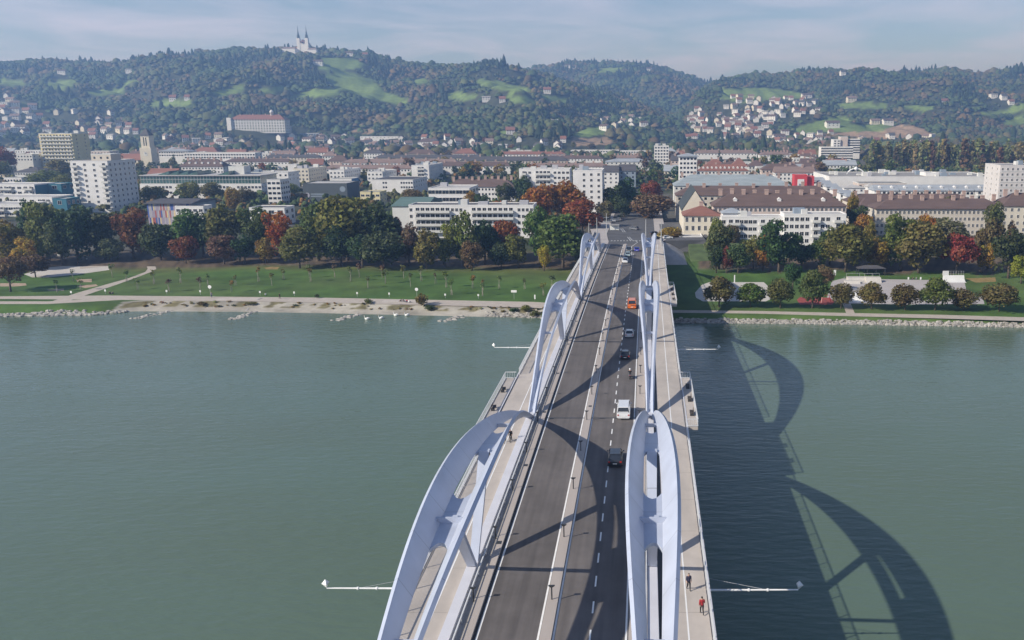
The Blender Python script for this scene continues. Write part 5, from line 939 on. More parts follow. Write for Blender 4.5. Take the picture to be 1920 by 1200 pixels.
for x, y, v, sc, lab in ((243, 136, 5, 1.2, 'alone among the trees on the left hill'), (117, 139, 4, 1.2, 'above the left meadow'), (352, 187, 1, 1.0, 'beside the small left meadow'), (325, 188, 1, 1.3, 'on the small left meadow'), (655, 105, 4, 1.4, 'right of the hilltop church'), (685, 106, 1, 1.3, 'on the ridge right of the hilltop church'), (1062, 127, 4, 1.8, 'on the far ridge, left'), (1076, 128, 0, 1.5, 'on the far ridge, right'), (1216, 133, 4, 1.5, 'at the end of the far ridge'), (1580, 140, 3, 1.5, 'high in the forest of the right hill'), (1560, 239, 4, 1.9, 'on the green slope above the brown field'),
                         (1640, 233, 2, 1.6, 'at the top of the brown field, left'), (1664, 233, 4, 1.6, 'at the top of the brown field, right'), (1770, 195, 1, 1.6, 'in the forest above the poplars'), (1862, 183, 5, 1.5, 'at the right forest edge, left'), (1881, 186, 3, 1.5, 'at the right forest edge, right'), (1512, 184, 4, 1.8, 'at the meadow top of the hillside village'), (1596, 190, 2, 1.8, 'on the meadow right of the hillside village'), (1026, 174, 1, 1.6, 'on the meadow of the middle hill'), (912, 190, 5, 1.4, 'on the wooded middle slope, left'), (942, 191, 1, 1.2, 'on the wooded middle slope, right'), (597, 122, 4, 1.4, 'below the hilltop church'), (575, 93, 1, 1.5, 'beside the hilltop church'), (957, 251, 1, 1.4, 'at the forest foot in the middle'), (1040, 232, 5, 1.0, 'hidden in the middle forest'), (1895, 195, 1, 1.4, 'near the right meadow'), (1460, 263, 4, 1.5, 'at the village edge below the field')):
    house(onland(x, y, 900), v, .15, sc, lab, lab)
# ================================================================== park trees
def ptree(x, yb, yt, hw, colr, kind='tall', Y=None, lab='', low=False, name='park_tree'):
    if Y is None: p = onz(x, yb, PARK)
    else: p = aty(x, 400, Y); p.z = gz(p.x, Y)
    top = aty(x, yt, p.y + 1).z; h = max(3, top - p.z); wpx = hw * (p.y * CC + 12) / F; base = {'tall': .42, 'round': .36, 'spread': .52, 'conifer': .25, 'poplar': .12}[kind]
    return tree(kind, p, h, max(.35, min(2.2, wpx / (h * base))), colr, lab, name, 'park trees', low)
LT = [(18, 500, 412, 34, 'lime', 'tall', 'at the left picture edge'), (46, 506, 446, 27, 'yellow', 'tall', 'above the playground'), (20, 547, 474, 34, 'brown', 'spread', 'with a bare trunk in front of the playground'), (67, 520, 476, 22, 'brown', 'round', 'beside the playground sand'), (62, 488, 362, 27, 'dark', 'conifer', 'below the white terraces'), (92, 492, 380, 32, 'olive', 'tall', 'right of the tall conifer'), (118, 497, 415, 26, 'green', 'tall', 'behind the heron sculpture'), (148, 492, 394, 40, 'dark', 'tall', 'below the white tower block'), (198, 488, 400, 32, 'dark', 'tall', 'right below the tower block'), (207, 492, 448, 25, 'grey', 'round', 'low in the dark row'),
      (252, 487, 394, 36, 'rust', 'tall', 'tallest rusty crown of the left row'), (272, 478, 384, 16, 'dark', 'conifer', 'behind the rusty crown'), (302, 490, 416, 30, 'dark', 'round', 'right of the rusty crown'), (345, 488, 394, 36, 'green', 'tall', 'below the striped hall'), (349, 495, 442, 24, 'rust', 'round', 'small, in front of the green row'), (382, 486, 398, 34, 'dark', 'tall', 'behind the small brown tree'), (426, 486, 384, 40, 'olive', 'tall', 'broad, left of the cube house'), (421, 496, 438, 25, 'brown', 'round', 'small, on the lawn edge'), (490, 486, 392, 32, 'green', 'tall', 'below the cube house'), (528, 488, 400, 26, 'orange', 'tall', 'glowing behind the golden tree'), (500, 494, 446, 22, 'gold', 'tall', 'small, on the lawn edge'),
      (562, 503, 428, 33, 'olive', 'round', 'on the lawn edge with pale trunk'), (598, 490, 388, 44, 'green', 'tall', 'left flank of the great clump'), (652, 490, 363, 52, 'olive', 'round', 'dome topped, tallest of the great clump'), (712, 490, 380, 44, 'dark', 'tall', 'right flank of the great clump'), (640, 498, 420, 34, 'dark', 'tall', 'low front of the great clump'), (720, 505, 432, 38, 'dark', 'round', 'with pale trunk on the lawn edge'), (746, 486, 414, 16, 'red', 'tall', 'narrow, in the gap of the row'), (768, 498, 420, 24, 'brown', 'tall', 'left of the long apartments'), (800, 505, 432, 32, 'olive', 'tall', 'on the lawn edge before the apartments'), (834, 500, 420, 27, 'lime', 'tall', 'before the apartments'), (870, 498, 398, 32, 'olive', 'tall', 'tall, before the apartment balconies'), (885, 507, 455, 24, 'brown', 'tall', 'reddish brown, lawn edge'), (910, 496, 412, 27, 'dark', 'tall', 'right of the apartments balconies'),
      (948, 488, 410, 24, 'rust', 'round', 'before the right end of the apartments'), (930, 492, 432, 18, 'rust', 'round', 'low beside the bigger rusty crown'), (972, 502, 438, 27, 'olive', 'tall', 'right of the rusty crowns'), (1020, 508, 461, 13, 'yellow', 'tall', 'slim, near the bridge'), (1012, 494, 386, 32, 'green', 'tall', 'left of the big dark tree near the bridge'), (1056, 502, 398, 46, 'green', 'round', 'biggest dark crown next to the bridge'), (1085, 496, 430, 24, 'dark', 'tall', 'touching the left bridge arch'), (940, 503, 455, 22, 'dark', 'round', 'low before the rusty crowns'), (680, 502, 440, 30, 'dark', 'tall', 'low in the great clump'), (460, 494, 440, 24, 'dark', 'tall', 'low between olive and golden trees')]
for x, yb, yt, hw, c, kd, lb in LT: ptree(x, yb, yt, hw, c, kd, lab='%s tree in the left park row, %s' % (CN[c], lb))
BT = [(1012, 352, 32, 'orange', 'tall', 430, 'left of the orange pair behind the apartments'), (1062, 338, 44, 'orange', 'tall', 440, 'largest orange crown behind the apartments'), (1092, 374, 36, 'rust', 'round', 405, 'reddish, right below the orange pair'), (1180, 334, 26, 'dark', 'tall', 500, 'beside the street, tall'), (1152, 348, 26, 'dark', 'tall', 480, 'left of the street'), (1205, 345, 18, 'dark', 'conifer', 560, 'behind the street trees'), (1222, 338, 20, 'rust', 'tall', 540, 'at the end of the street'), (1222, 362, 36, 'brown', 'round', 455, 'large round crown right of the street'), (1256, 424, 22, 'gold', 'round', 366, 'small, before the villa'),
      (985, 330, 22, 'dark', 'tall', 520, 'left of the seven storey apartments'), (1010, 362, 16, 'gold', 'tall', 470, 'below the seven storey apartments'), (885, 360, 16, 'gold', 'round', 460, 'right of the modern office'), (905, 365, 18, 'dark', 'tall', 455, 'right of the golden crown by the office'), (950, 342, 20, 'dark', 'tall', 520, 'before the brown roofed row'), (930, 375, 14, 'orange', 'round', 440, 'small, before the brown roofed row'), (772, 355, 22, 'brown', 'round', 520, 'left of the modern office'), (700, 357, 12, 'dark', 'conifer', 510, 'before the yellow house'), (360, 340, 20, 'olive', 'round', 560, 'before the office, left'), (403, 340, 20, 'olive', 'round', 560, 'before the office, right'), (290, 348, 22, 'olive', 'round', 540, 'before the office by the tower block'), (460, 352, 26, 'brown', 'tall', 520, 'at the right end of the office'), (440, 350, 14, 'gold', 'round', 500, 'small, right end of the office'),
      (100, 318, 40, 'olive', 'round', 640, 'left of the tower block, broad'), (125, 330, 22, 'olive', 'round', 600, 'left of the tower block, low'), (545, 344, 20, 'olive', 'round', 600, 'left of the dark hall'), (120, 298, 20, 'olive', 'round', 780, 'below the yellow high rise'), (15, 275, 24, 'rust', 'round', 820, 'at the left edge'), (8, 300, 20, 'olive', 'round', 760, 'low at the left edge'), (402, 222, 26, 'brown', 'round', 1700, 'left end of the seminary'), (1597, 360, 13, 'gold', 'tall', 400, 'slim, between the two rows'), (1608, 388, 26, 'dark', 'tall', 396, 'between the two rows'), (1622, 400, 18, 'gold', 'round', 380, 'low between the two rows'), (1866, 384, 20, 'green', 'tall', 385, 'before the cream row'), (1775, 366, 16, 'olive', 'round', 424, 'between the brown roofs'), (1900, 408, 14, 'brown', 'conifer', 385, 'before the edge row'), (1345, 412, 16, 'olive', 'tall', 360, 'before the villa'), (1372, 420, 16, 'brown', 'round', 358, 'before the terraced flats, left'), (1170, 372, 22, 'dark', 'tall', 460, 'low left of the street'), (1135, 380, 20, 'grey', 'tall', 440, 'behind the masts')]
for x, yt, hw, c, kd, Y, lb in BT: ptree(x, 0, yt, hw, c, kd, Y, '%s town tree %s' % (CN[c], lb), name='town_tree')
RT = [(1348, 505, 418, 30, 'green', 'tall', 'nearest the bridge'), (1362, 512, 463, 11, 'red', 'round', 'small red, nearest the bridge'), (1343, 512, 462, 18, 'dark', 'tall', 'low, nearest the bridge'), (1384, 512, 455, 22, 'dark', 'round', 'right of the small red one'), (1412, 505, 442, 25, 'olive', 'tall', 'left of the big dark crown'), (1430, 508, 440, 22, 'gold', 'tall', 'golden flank of the big dark crown'), (1460, 510, 413, 40, 'dark', 'tall', 'big dark crown before the flats'), (1502, 502, 440, 28, 'dark', 'tall', 'right of the big dark crown'), (1486, 541, 492, 18, 'dark', 'tall', 'standing forward on the lawn'), (1540, 505, 447, 22, 'green', 'tall', 'left of the broad olive crown'), (1585, 510, 416, 42, 'olive', 'round', 'broad olive crown'), (1640, 510, 448, 26, 'gold', 'tall', 'golden beside the broad olive crown'), (1688, 508, 405, 40, 'olive', 'tall', 'with yellow left side'), (1722, 512, 416, 44, 'olive', 'round', 'left of the deep red maple'), (1732, 496, 398, 18, 'orange', 'round', 'orange top above the row'), (1793, 513, 431, 39, 'red', 'spread', 'the big deep red maple'), (1770, 490, 406, 40, 'grey', 'round', 'pale, behind the red maple'), (1852, 506, 410, 30, 'brown', 'tall', 'brown, right of the red maple'), (1842, 512, 455, 20, 'gold', 'tall', 'golden, right of the red maple'), (1890, 522, 430, 36, 'dark', 'tall', 'dark, near the right edge'), (1914, 532, 478, 20, 'lime', 'tall', 'lime, at the right edge'), (1660, 500, 420, 24, 'dark', 'tall', 'dark gap filler behind the golden one'), (1555, 500, 425, 24, 'dark', 'tall', 'behind the broad olive crown'), (1630, 490, 418, 14, 'lime', 'tall', 'slim lime behind the row'), (1545, 545, 500, 20, 'brown', 'tall', 'behind the round tree row')]
for x, yb, yt, hw, c, kd, lb in RT: ptree(x, yb, yt, hw, c, kd, lab='%s tree in the right park, %s' % (CN[c], lb))
for i, (x, yb, yt, hw, c) in enumerate(((1348, 576, 519, 27, 'bronze'), (1407, 576, 529, 25, 'green'), (1463, 578, 520, 23, 'olive'), (1523, 578, 507, 24, 'green'), (1577, 579, 530, 22, 'bronze'), (1634, 580, 530, 26, 'olive'), (1697, 581, 532, 26, 'bronze'), (1753, 582, 521, 29, 'olive'), (1807, 582, 540, 25, 'bronze'), (1873, 584, 530, 32, 'bronze'))):
    ptree(x, yb, yt, hw, c, 'round', lab='round clipped %s tree, %s from the bridge in the riverside row' % (CN[c], ['first', 'second', 'third', 'fourth', 'fifth', 'sixth', 'seventh', 'eighth', 'ninth', 'tenth'][i]), name='riverside_tree')
# saplings on the lawn
SAP = [(317, 547), (339, 531), (376, 547), (390, 534), (435, 548), (442, 535), (485, 528), (510, 536), (532, 524), (580, 521), (583, 528), (628, 520), (658, 528), (674, 520), (717, 521), (723, 532), (757, 522), (770, 538), (790, 527), (817, 532), (837, 539), (847, 553), (887, 540), (905, 555), (887, 541), (936, 542), (984, 542), (1019, 554), (1035, 541), (211, 520), (238, 528), (258, 543), (289, 532), (107, 548), (152, 544), (690, 540), (905, 545), (138, 528)]
rr = random.Random(4); ordn = ['%dth' % i for i in range(60)]
for i, (x, y) in enumerate(sorted(set(SAP))):
    p = onz(x, y, PARK); h = rr.uniform(3.6, 5.4); near = 'beside the diagonal path' if x < 300 else 'above the left river steps' if x < 480 else 'in the middle of the lawn' if x < 700 else 'above the right river steps' if x < 850 else 'on the lawn near the bridge'
    c = rr.choice(['green', 'green', 'olive', 'dark', 'gold', 'brown']); r = tree('sapling', p, h, rr.uniform(.8, 1.4), c, 'young staked %s tree %s' % (CN[c], near), 'young_tree', 'young trees on the lawn'); MB().bar((.35, 0, -.1), (.3, 0, 1.5), .07).bar((-.35, 0, -.1), (-.3, 0, 1.5), .07).bar((-.33, 0, 1.4), (.33, 0, 1.4), .05).build('stake', M['bark2'], r)
for x, y, h, w, c, lb in ((790, 575, 4.6, .9, 'olive', 'willow shrub at the corner of the right river steps'), (803, 578, 1.6, 2.5, 'dark', 'low dark shrub right of the willow'), (963, 582, 1.6, 1.7, 'dark', 'dark bush on the sand left of the bridge'), (985, 582, 2.4, 1.3, 'olive', 'taller grey bush on the sand left of the bridge'), (1004, 586, 2.0, 1.6, 'olive', 'bush among boulders by the bridge'), (1022, 588, 1.5, 1.7, 'green', 'low bush touching the left bridge edge'), (378, 571, 1.5, 1.8, 'olive', 'bush left of the left river steps'), (470, 571, 1.2, 2.4, 'olive', 'bush right of the left river steps'), (595, 562, 1.6, .8, 'dark', 'tiny tree on the promenade edge'), (692, 571, 1.5, 2.4, 'olive', 'bush left of the right river steps')):
    p = onz(x, y, 1.2); p.z = gz(p.x, p.y); tree('bush', p, h, w, c, lb, 'shrub', 'shrubs along the shore', cat='shrub')
rr = random.Random(77)
for i in range(70):
    X_ = rr.choice([rr.uniform(-150, -118), rr.uniform(-106, -62), rr.uniform(-52, -28)]); Y_ = float(wl_(X_)) + rr.uniform(3.2, 6.6); c = rr.choice(['grey', 'gold', 'straw', 'straw'])
    tree('bush', (X_, Y_, gz(X_, Y_)), rr.uniform(.35, .9), rr.uniform(.9, 1.7), c, 'dry %s tuft on the bank %s' % (CN[c], 'left of the steps' if X_ < -118 else 'between the river steps' if X_ < -60 else 'near the bridge'), 'scrub_tuft', 'dry tufts on the sandy bank', cat='shrub')
# poplars and scattered town trees
rr = random.Random(9)
for i in range(74):
    row = i % 2; px = 1636 + (i / 74) * 300 + rr.uniform(-4, 4); Y = 900 + row * 34 + rr.uniform(-8, 8); p = aty(px, 300, Y); p.z = gz(p.x, Y); top = aty(px, rr.uniform(258, 276), Y).z
    tree('poplar', p, max(14, top - p.z), rr.uniform(.75, 1.15), rr.choice(['poplar', 'poplar', 'poplar2', 'poplar2', 'brown']), 'tall slim poplar, %s from the left in the %s row behind the mall' % (ORD[i // 2], 'back' if row else 'front'), 'poplar_tree', 'poplars behind the mall', True, i)
TP = []; k = 0
import re
def beside(p, what, where):        # names the tree by the building it stands next to
    f_ = min(FOOT, key=lambda f: (p.x - max(f[0], min(f[1], p.x))) ** 2 + (p.y - max(f[2], min(f[3], p.y))) ** 2)
    b_ = ' '.join(re.split(r' (?:with|behind|right|left|at|beside|in|of|below|above|between|under|on|cut|across|by|half|far|set) ', f_[4])[0].split()[:7])
    rel = 'left of' if p.x < f_[0] + 2 else 'right of' if p.x > f_[1] - 2 else 'in front of' if p.y < f_[2] + 3 else 'behind'
    lab = '%s %s the %s' % (what, rel, b_)
    return lab, 'town_tree', lab.replace('tree', 'trees')
AREAS = [(0, 300, 240, 335, 34, 'at the left of the town'), (300, 560, 256, 350, 34, 'around the clinic'), (560, 900, 258, 350, 55, 'in the middle of the town'), (900, 1200, 266, 350, 44, 'left of the street'), (1200, 1300, 266, 360, 20, 'along the street'), (1300, 1560, 258, 335, 44, 'below the hillside village'), (1560, 1920, 286, 330, 26, 'in front of the poplars')]
for x0, x1, y0, y1, n_, where in AREAS:
    j = 0; t_ = 0
    while j < n_ and t_ < n_ * 12:
        t_ += 1; px, py = rr.uniform(x0, x1), y0 + (y1 - y0) * rr.random(); p = onland(px, py, 420)
        if not free(p.x, p.y, 9) or not free(p.x, p.y, 7, TP): continue
        TP.append((p.x, p.y)); c = rr.choice(['green', 'dark', 'dark', 'olive', 'olive', 'brown', 'rust', 'gold', 'grey']); kd = rr.choice(['round', 'tall', 'tall', 'round', 'conifer']); c = 'dark' if kd == 'conifer' else c
        tree(kd, p, rr.uniform(8, 15), rr.uniform(.85, 1.3), c, *beside(p, '%s %s tree' % (CN[c], 'pointed' if kd == 'conifer' else 'leafy'), where), True, int(p.x)); j += 1
# ================================================================== small park furniture
def sign(x, y, lab, w=.5, h=.5, ph=.9, round_=False):
    p = onz(x, y, PARK); r = empty('park_sign', p); tag(r, lab, 'sign', 'park signs'); MB().tube([(0, 0, -.1), (0, 0, ph)], .05, 6).build('post', M['galv2'], r)
    (MB().tube([(0, -.06, ph + w / 2), (0, -.02, ph + w / 2)], w / 2, 14) if round_ else MB().box(-w / 2, w / 2, -.06, -.02, ph - .1, ph + h)).build('panel', M['white'], r)
for x, y, lb in ((313, 552, 'below the first saplings'), (376, 552.5, 'left of the round sign'), (488, 554, 'above the gap between the steps'), (552, 555, 'in the middle of the lawn edge'), (670, 556, 'left of the right river steps'), (730, 557, 'above the right river steps'), (835, 559, 'right of the willow shrub'), (897, 560, 'near the bridge'), (198, 551, 'by the diagonal path'), (134, 554, 'at the path fork')): sign(x, y, 'small white sign on the lawn edge ' + lb)
sign(395, 555.5, 'round white sign on a tall post above the left river steps', 1.1, 1, 2.4, True); sign(782, 560, 'round white sign by the willow shrub', 1.0, 1, 2.4, True); sign(964, 561, 'wide white board on legs near the bridge', 1.7, .6, 2.2); sign(1565, 519, 'white chess piece like marker by the plaza', .8, 1.8, .6); sign(1003, 563, 'narrow info post left of the bridge', .4, 1.2, .5); sign(1377, 531, 'leaning white post beside the ball court', .35, 2.6, .2); sign(1703, 525, 'white marker behind the plaza, left', .5, .7, .3); sign(1726, 525, 'white marker behind the plaza, right', .5, .7, .3); sign(163, 489, 'white marker at the playground', .6, .6, .4)
# skate ramps
def ramp(x, y, w, d, h, lab, mt):
    p = onz(x, y, PARK); r = empty('skate_ramp', p); tag(r, lab, 'ramp'); prof = [(0, 0)] + [(d * .45 * k / 6, h * (k / 6) ** 2) for k in range(1, 7)] + [(d * .6, h), (d, h), (d, 0)]; MB().xprism(prof, -w / 2, w / 2).build('ramp_body', mt, r)
    e = MB()
    for xx in (-w / 2, 0, w / 2): e.bar((xx, d - .05, h), (xx, d - .05, h + 1), .06)
    e.bar((-w / 2, d - .05, h + 1), (w / 2, d - .05, h + 1), .06); e.build('guard_rail', M['galv2'], r)
ramp(1618, 530, 9, 5, 1.3, 'low concrete skate ramp in the middle of the plaza', M['court']); ramp(1600, 533, 5, 3, .9, 'small concrete skate ramp left on the plaza', M['court']); ramp(1640, 531, 5, 4, 1.6, 'taller concrete skate ramp right on the plaza', M['court']); ramp(1602, 567, 6, 4, 2.4, 'white skate ramp near the link path', M['white'])
p = onz(1790, 530, PARK); r = empty('skate_halfpipe', p); tag(r, 'white half pipe wall with fence at the plaza end', 'half pipe'); MB().xprism([(0, 0), (1.2, .15), (2.2, .8), (2.8, 2.0), (3.3, 2.0), (3.3, 0)], -3, 4).build('ramp_body', W_['pale'], r); f_ = MB()
for k in range(9): f_.bar((-3 + k * .87, 3.2, 2.0), (-3 + k * .87, 3.2, 3.4), .05)
for z in (2.7, 3.4): f_.bar((-3, 3.2, z), (4, 3.2, z), .05)
f_.build('fence', M['galv2'], r); MB().box(-3.2, -1.2, 2.85, 3.1, 2.01, 3.5).build('back_board', W_['pale'], r)
p = onz(1632, 516, PARK); r = empty('park_pavilion', p); tag(r, 'dark open pavilion behind the skate plaza', 'pavilion'); MB().add([(-5, -2, 2.6), (5, -2, 2.6), (5, 2, 2.6), (-5, 2, 2.6), (-2, 0, 3.6), (2, 0, 3.6)], [(0, 1, 5, 4), (1, 2, 5), (2, 3, 4, 5), (3, 0, 4), (0, 3, 2, 1)]).build('roof', RF['slate'], r)
for x in (-4.6, -1.5, 1.5, 4.6):
    for y in (-1.7, 1.7): MB().box(x - .1, x + .1, y - .1, y + .1, 0, 2.6).build('post', M['dark'], r)
# playground climbing frame and heron sculpture
p = onz(1548, 567, PARK); r = empty('climbing_frame', p); tag(r, 'red climbing frame between the round trees', 'climbing frame'); m_ = MB()
for a in (-1.5, 1.5): m_.bar((a, -.8, 0), (a * .7, 0, 2.2), .1).bar((a, .8, 0), (a * .7, 0, 2.2), .1)
m_.bar((-1.05, 0, 2.2), (1.05, 0, 2.2), .1); m_.build('frame', PAINT['red'], r); MB().box(-.3, .3, -.1, .1, .5, .55).build('swing_seat', M['dark'], r)
p = onz(122, 488, PARK); r = empty('bird_sculpture', p); tag(r, 'tall grey bird shaped climbing sculpture in the playground', 'sculpture'); MB().tube([(-3, 0, 1.2), (-1.5, 0, 2.2), (0, 0, 2.6), (1.2, 0, 3), (1.8, 0, 5), (2.0, 0, 7), (2.6, 0, 7.6), (3.6, 0, 7.2)], [.3, 1.2, 1.5, .9, .45, .4, .5, .1], 10).build('body', M['galv2'], r, True); MB().bar((-.5, 0, 0), (-.3, 0, 2), .25).bar((.5, 0, 0), (.4, 0, 2), .25).build('leg', M['galv2'], r)
# bus stop by the street
p = onstreet(1152, 432); r = empty('bus_shelter', p); tag(r, 'pale bus shelter left of the street beyond the bridge', 'bus shelter'); MB().box(-2.2, 2.2, -.8, .8, 2.4, 2.55).build('roof', RF['light'], r); MB().box(-2.1, 2.1, .7, .76, .1, 2.4).build('back_wall', M['lamp_clear'], r)
for x in (-2, 2): MB().box(x - .06, x + .06, -.7, -.58, 0, 2.4).build('post', M['galv2'], r)
# ================================================================== hill forest: one wooded mass
rs = np.random.RandomState(5); N = 104000
Yt = np.sqrt(rs.rand(N) * (3750. ** 2 - 980. ** 2) + 980. ** 2); Ut = rs.uniform(-1.0, .62, N); Xt = Ut * Yt; Zt = ground(Xt, Yt)
base = np.interp(Yt, [360, 1500, 2500], [3.5, 10.5, 26]); pxs = PX + F * Xt / (Yt * CC + (CZ - Zt) * SS); pys = PY + F * ((CZ - Zt) * CC - Yt * SS) / (Yt * CC + (CZ - Zt) * SS)
md, fd = landuse(Xt, Yt, Zt)
slope = Zt > base + 4
keep = ~md & ~fd & ((slope & (pys < 265)) | (~slope & (rs.rand(N) < .5) & (pys < 300)))
dens = np.where(((pxs > 1290) & (pxs < 1530) & (pys > 185)) | ((pxs < 60) & (pys > 185)), .35, 1.0); keep &= rs.rand(N) < dens
mt_, ft_ = landuse(Xt, Yt, Zt + 8); keep &= ~mt_ & ~ft_
# keep what stands on slopes the river side can see
for f_ in (.9, .8, .72, .64):
    zl = CZ + (Zt + 14 - CZ) * f_; keep &= ~((ground(Xt * f_, Yt * f_) > zl + 6) & (Yt > 1800))
hp = np.array(HP); hx = np.concatenate([hp[:, 0], [p_[0] for p_ in TP][:0]]); hy = hp[:, 1]
ii = np.where(keep)[0]; near = np.zeros(len(ii), bool)
for a, b_ in zip(hx, hy): near |= ((Xt[ii] - a) ** 2 + ((Yt[ii] - b_) / 1.6 + 5) ** 2 < 13 ** 2) | ((np.abs(Xt[ii] - a * Yt[ii] / b_) < 9) & (Yt[ii] < b_) & (Yt[ii] > b_ - 32))
for f_ in FOOT: near |= (Xt[ii] > f_[0] - 4) & (Xt[ii] < f_[1] + 4) & (Yt[ii] > f_[2] - (30 if f_[2] < 2000 else 75)) & (Yt[ii] < f_[3] + 2)
ch = bpy.data.objects['hilltop_church'].location; near |= (np.abs(Xt[ii] - ch.x) < 50) & (Yt[ii] > ch.y - 70) & (Yt[ii] < ch.y + 40)
ii = ii[~near]; n_ = len(ii); X, Y, Z = Xt[ii], Yt[ii], Zt[ii]
R = rs.uniform(3.8, 7.0, n_) * np.where(Y > 2800, 1.25, 1.0) * (1 + .28 * fbm(X, Y, 170, 71, 2)) * np.where(rs.rand(n_) < .07, 1.55, 1.0); H = R * rs.uniform(1.15, 1.75, n_); con = (fbm(X, Y, 260, 31, 3) + .3 * rs.randn(n_)) > .8; H = np.where(con, R * 2.8, H); R = np.where(con, R * .62, R)
A6 = np.arange(6) * math.pi / 3; V = np.zeros((n_, 13, 3)); V[:, 0] = np.stack([X + rs.normal(0, .5, n_), Y + rs.normal(0, .5, n_), Z + H], -1)
for ring, (rf, hf) in enumerate(((.78, .74), (1.0, .30))):
    rf = np.where(con, rf * (.62 if ring == 0 else 1), rf)
    rad = (R * rf)[:, None] * rs.uniform(.72, 1.25, (n_, 6)); an = A6[None] + rs.uniform(0, 1, (n_, 1)) * 1.05
    V[:, 1 + 6 * ring:7 + 6 * ring, 0] = X[:, None] + rad * np.cos(an); V[:, 1 + 6 * ring:7 + 6 * ring, 1] = Y[:, None] + rad * np.sin(an); V[:, 1 + 6 * ring:7 + 6 * ring, 2] = (Z + H * hf)[:, None] + rs.uniform(-.14, .14, (n_, 6)) * H[:, None]
tf = [(0, 1 + k, 1 + (k + 1) % 6) for k in range(6)] + [t_ for k in range(6) for t_ in ((1 + k, 7 + k, 7 + (k + 1) % 6), (1 + k, 7 + (k + 1) % 6, 1 + (k + 1) % 6))]
Fc = (np.array(tf)[None] + 13 * np.arange(n_)[:, None, None]).reshape(-1, 3)
pal = np.array([(.050, .076, .030), (.042, .066, .030), (.070, .084, .034), (.084, .078, .040), (.105, .076, .042), (.082, .070, .050), (.13, .09, .04)]); g_ = fbm(X, Y, 330, 41, 4)
pi_ = np.clip(((g_ + 1) / 2 * 5 + rs.normal(0, .9, n_)).astype(int), 0, 6); C = pal[pi_] * rs.uniform(.85, 1.17, (n_, 1)) * (1.05 + .3 * fbm(X, Y, 130, 61, 3))[:, None]; C[con] = np.array([.02, .034, .018]) * rs.uniform(.7, 1.4, (con.sum(), 1))
me = bpy.data.meshes.new('hill_forest'); me.vertices.add(n_ * 13); me.vertices.foreach_set('co', V.ravel()); me.loops.add(len(Fc) * 3); me.loops.foreach_set('vertex_index', Fc.ravel().astype(np.int32)); me.polygons.add(len(Fc)); me.polygons.foreach_set('loop_start', np.arange(0, len(Fc) * 3, 3, dtype=np.int32)); me.update(calc_edges=True)
ca = me.color_attributes.new('Col', 'FLOAT_COLOR', 'POINT'); cc = np.ones((n_, 13, 4)); cc[:, :, :3] = C[:, None] * rs.uniform(.85, 1.15, (n_, 13, 1)); ca.data.foreach_set('color', cc.ravel())
me.polygons.foreach_set('use_smooth', [True] * len(Fc)); M['forest'] = attrmat('forest_leaves', var=.18, scale=.2); me.materials.append(M['forest']); stuff(put('hill_forest', me), 'autumn mixed forest covering the hills', 'forest')
print('forest trees', n_)
# gardens and street trees between the roofs, too many to tell apart
rs = np.random.RandomState(15); N = 5200; Yt = rs.uniform(430, 1000, N); Xt = rs.uniform(-.78, .46, N) * Yt; ok = np.ones(N, bool)
for f_ in FOOT: ok &= ~((Xt > f_[0] - 1) & (Xt < f_[1] + 1) & (Yt > f_[2] - 3) & (Yt < f_[3] + 1))
for a, b_ in HP: ok &= ~((np.abs(Xt - a) < 8) & (np.abs(Yt - b_) < 9))
ok &= ~((Xt > -30) & (Xt < 18) & (Yt < 640)); ok &= fbm(Xt, Yt, 55, 51, 3) > -.1; Xt, Yt = Xt[ok], Yt[ok]; Zt = ground(Xt, Yt); n_ = len(Xt); K = 6
hh_ = rs.uniform(3.5, 8.5, n_); X = np.repeat(Xt, K) + rs.normal(0, 1.6, n_ * K); Y = np.repeat(Yt, K) + rs.normal(0, 1.6, n_ * K); Z = np.repeat(Zt, K) + np.repeat(hh_, K) * rs.uniform(.05, .62, n_ * K); R = rs.uniform(.9, 2.0, n_ * K); H = R * rs.uniform(1.2, 1.9, n_ * K); m_ = n_ * K
V = np.zeros((m_, 13, 3)); V[:, 0] = np.stack([X, Y, Z + H], -1)
for ring, (rf, hf) in enumerate(((.8, .7), (1.0, .2))):
    rad = (R * rf)[:, None] * rs.uniform(.6, 1.35, (m_, 6)); an = A6[None] + rs.uniform(0, 1, (m_, 1)); q = slice(1 + 6 * ring, 7 + 6 * ring)
    V[:, q, 0] = X[:, None] + rad * np.cos(an); V[:, q, 1] = Y[:, None] + rad * np.sin(an); V[:, q, 2] = (Z + H * hf)[:, None] + rs.uniform(-.2, .2, (m_, 6)) * H[:, None]
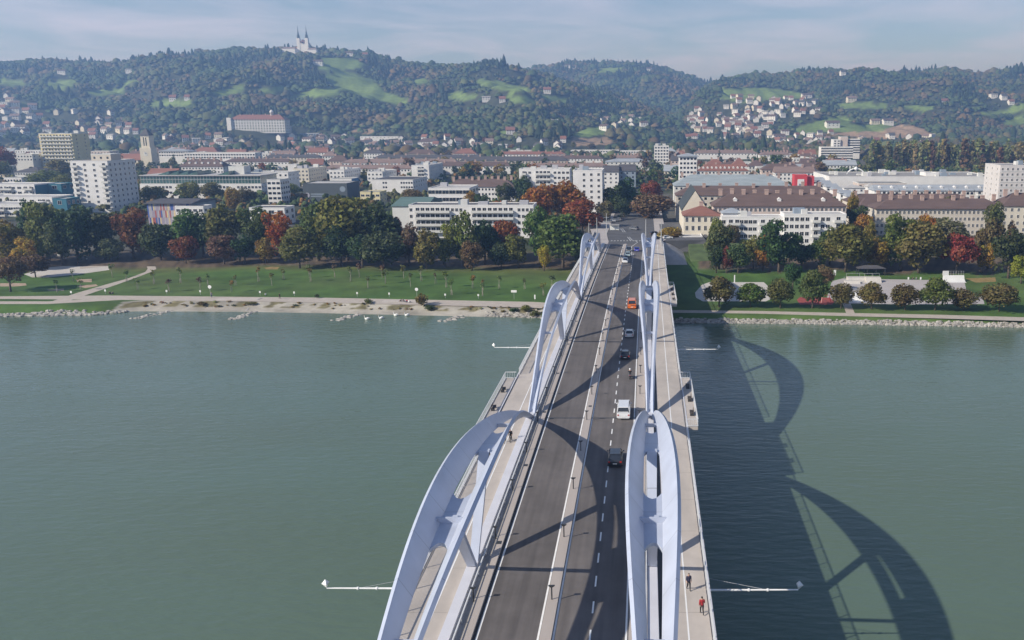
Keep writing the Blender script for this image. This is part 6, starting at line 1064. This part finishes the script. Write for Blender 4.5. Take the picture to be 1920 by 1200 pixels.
Fc = (np.array(tf)[None] + 13 * np.arange(m_)[:, None, None]).reshape(-1, 3); pal2 = np.array([(.05, .075, .026), (.035, .055, .02), (.09, .09, .03), (.11, .075, .035), (.16, .09, .03)]); C = np.repeat(pal2[rs.choice(5, n_, p=[.3, .3, .2, .14, .06])] * rs.uniform(.75, 1.25, (n_, 1)), K, 0)
me = bpy.data.meshes.new('garden_trees'); me.vertices.add(m_ * 13); me.vertices.foreach_set('co', V.ravel()); me.loops.add(len(Fc) * 3); me.loops.foreach_set('vertex_index', Fc.ravel().astype(np.int32)); me.polygons.add(len(Fc)); me.polygons.foreach_set('loop_start', np.arange(0, len(Fc) * 3, 3, dtype=np.int32)); me.update(calc_edges=True)
ca = me.color_attributes.new('Col', 'FLOAT_COLOR', 'POINT'); cc = np.ones((m_, 13, 4)); cc[:, :, :3] = C[:, None] * rs.uniform(.7, 1.3, (m_, 13, 1)); ca.data.foreach_set('color', cc.ravel()); me.materials.append(M['forest']); stuff(put('garden_greenery', me), 'mass of garden trees and hedges between the town roofs', 'greenery')
print('garden', n_)
# ================================================================== haze
hz = MB().box(-12000, 12000, -900, 6900, -6, 400).mesh('haze', []); hm_ = bpy.data.materials.new('haze_air'); hm_.use_nodes = True; n, l = hm_.node_tree.nodes, hm_.node_tree.links; n.remove(n['Principled BSDF'])
pv = n.new('ShaderNodeVolumePrincipled'); pv.inputs['Color'].default_value = (.30, .53, 1, 1); pv.inputs['Density'].default_value = .00030; pv.inputs['Absorption Color'].default_value = (.4, .4, .4, 1); pv.inputs['Anisotropy'].default_value = .25; l.new(pv.outputs[0], n['Material Output'].inputs['Volume']); hz.materials.append(hm_)
stuff(put('haze', hz), 'thin bluish autumn haze over the valley', 'haze')
# things that would share a label are told apart by their order from the left
bpy.context.view_layer.update(); same = {}
for o in COL.objects:
    if o.parent is None and o.get('category') and not o.get('kind'): same.setdefault(o['label'], []).append(o)
for lab, os_ in same.items():
    if len(os_) < 2: continue
    os_.sort(key=lambda o: pr(*o.matrix_world.translation)[0]); nw = len(lab.split())
    for k, o in enumerate(os_):
        w_ = 'leftmost' if k == 0 else 'rightmost' if k == len(os_) - 1 else ORD[k] + ' from left'
        if nw + len(w_.split()) <= 16: o['label'] = lab + ', ' + w_
print('objects', len(bpy.data.objects))
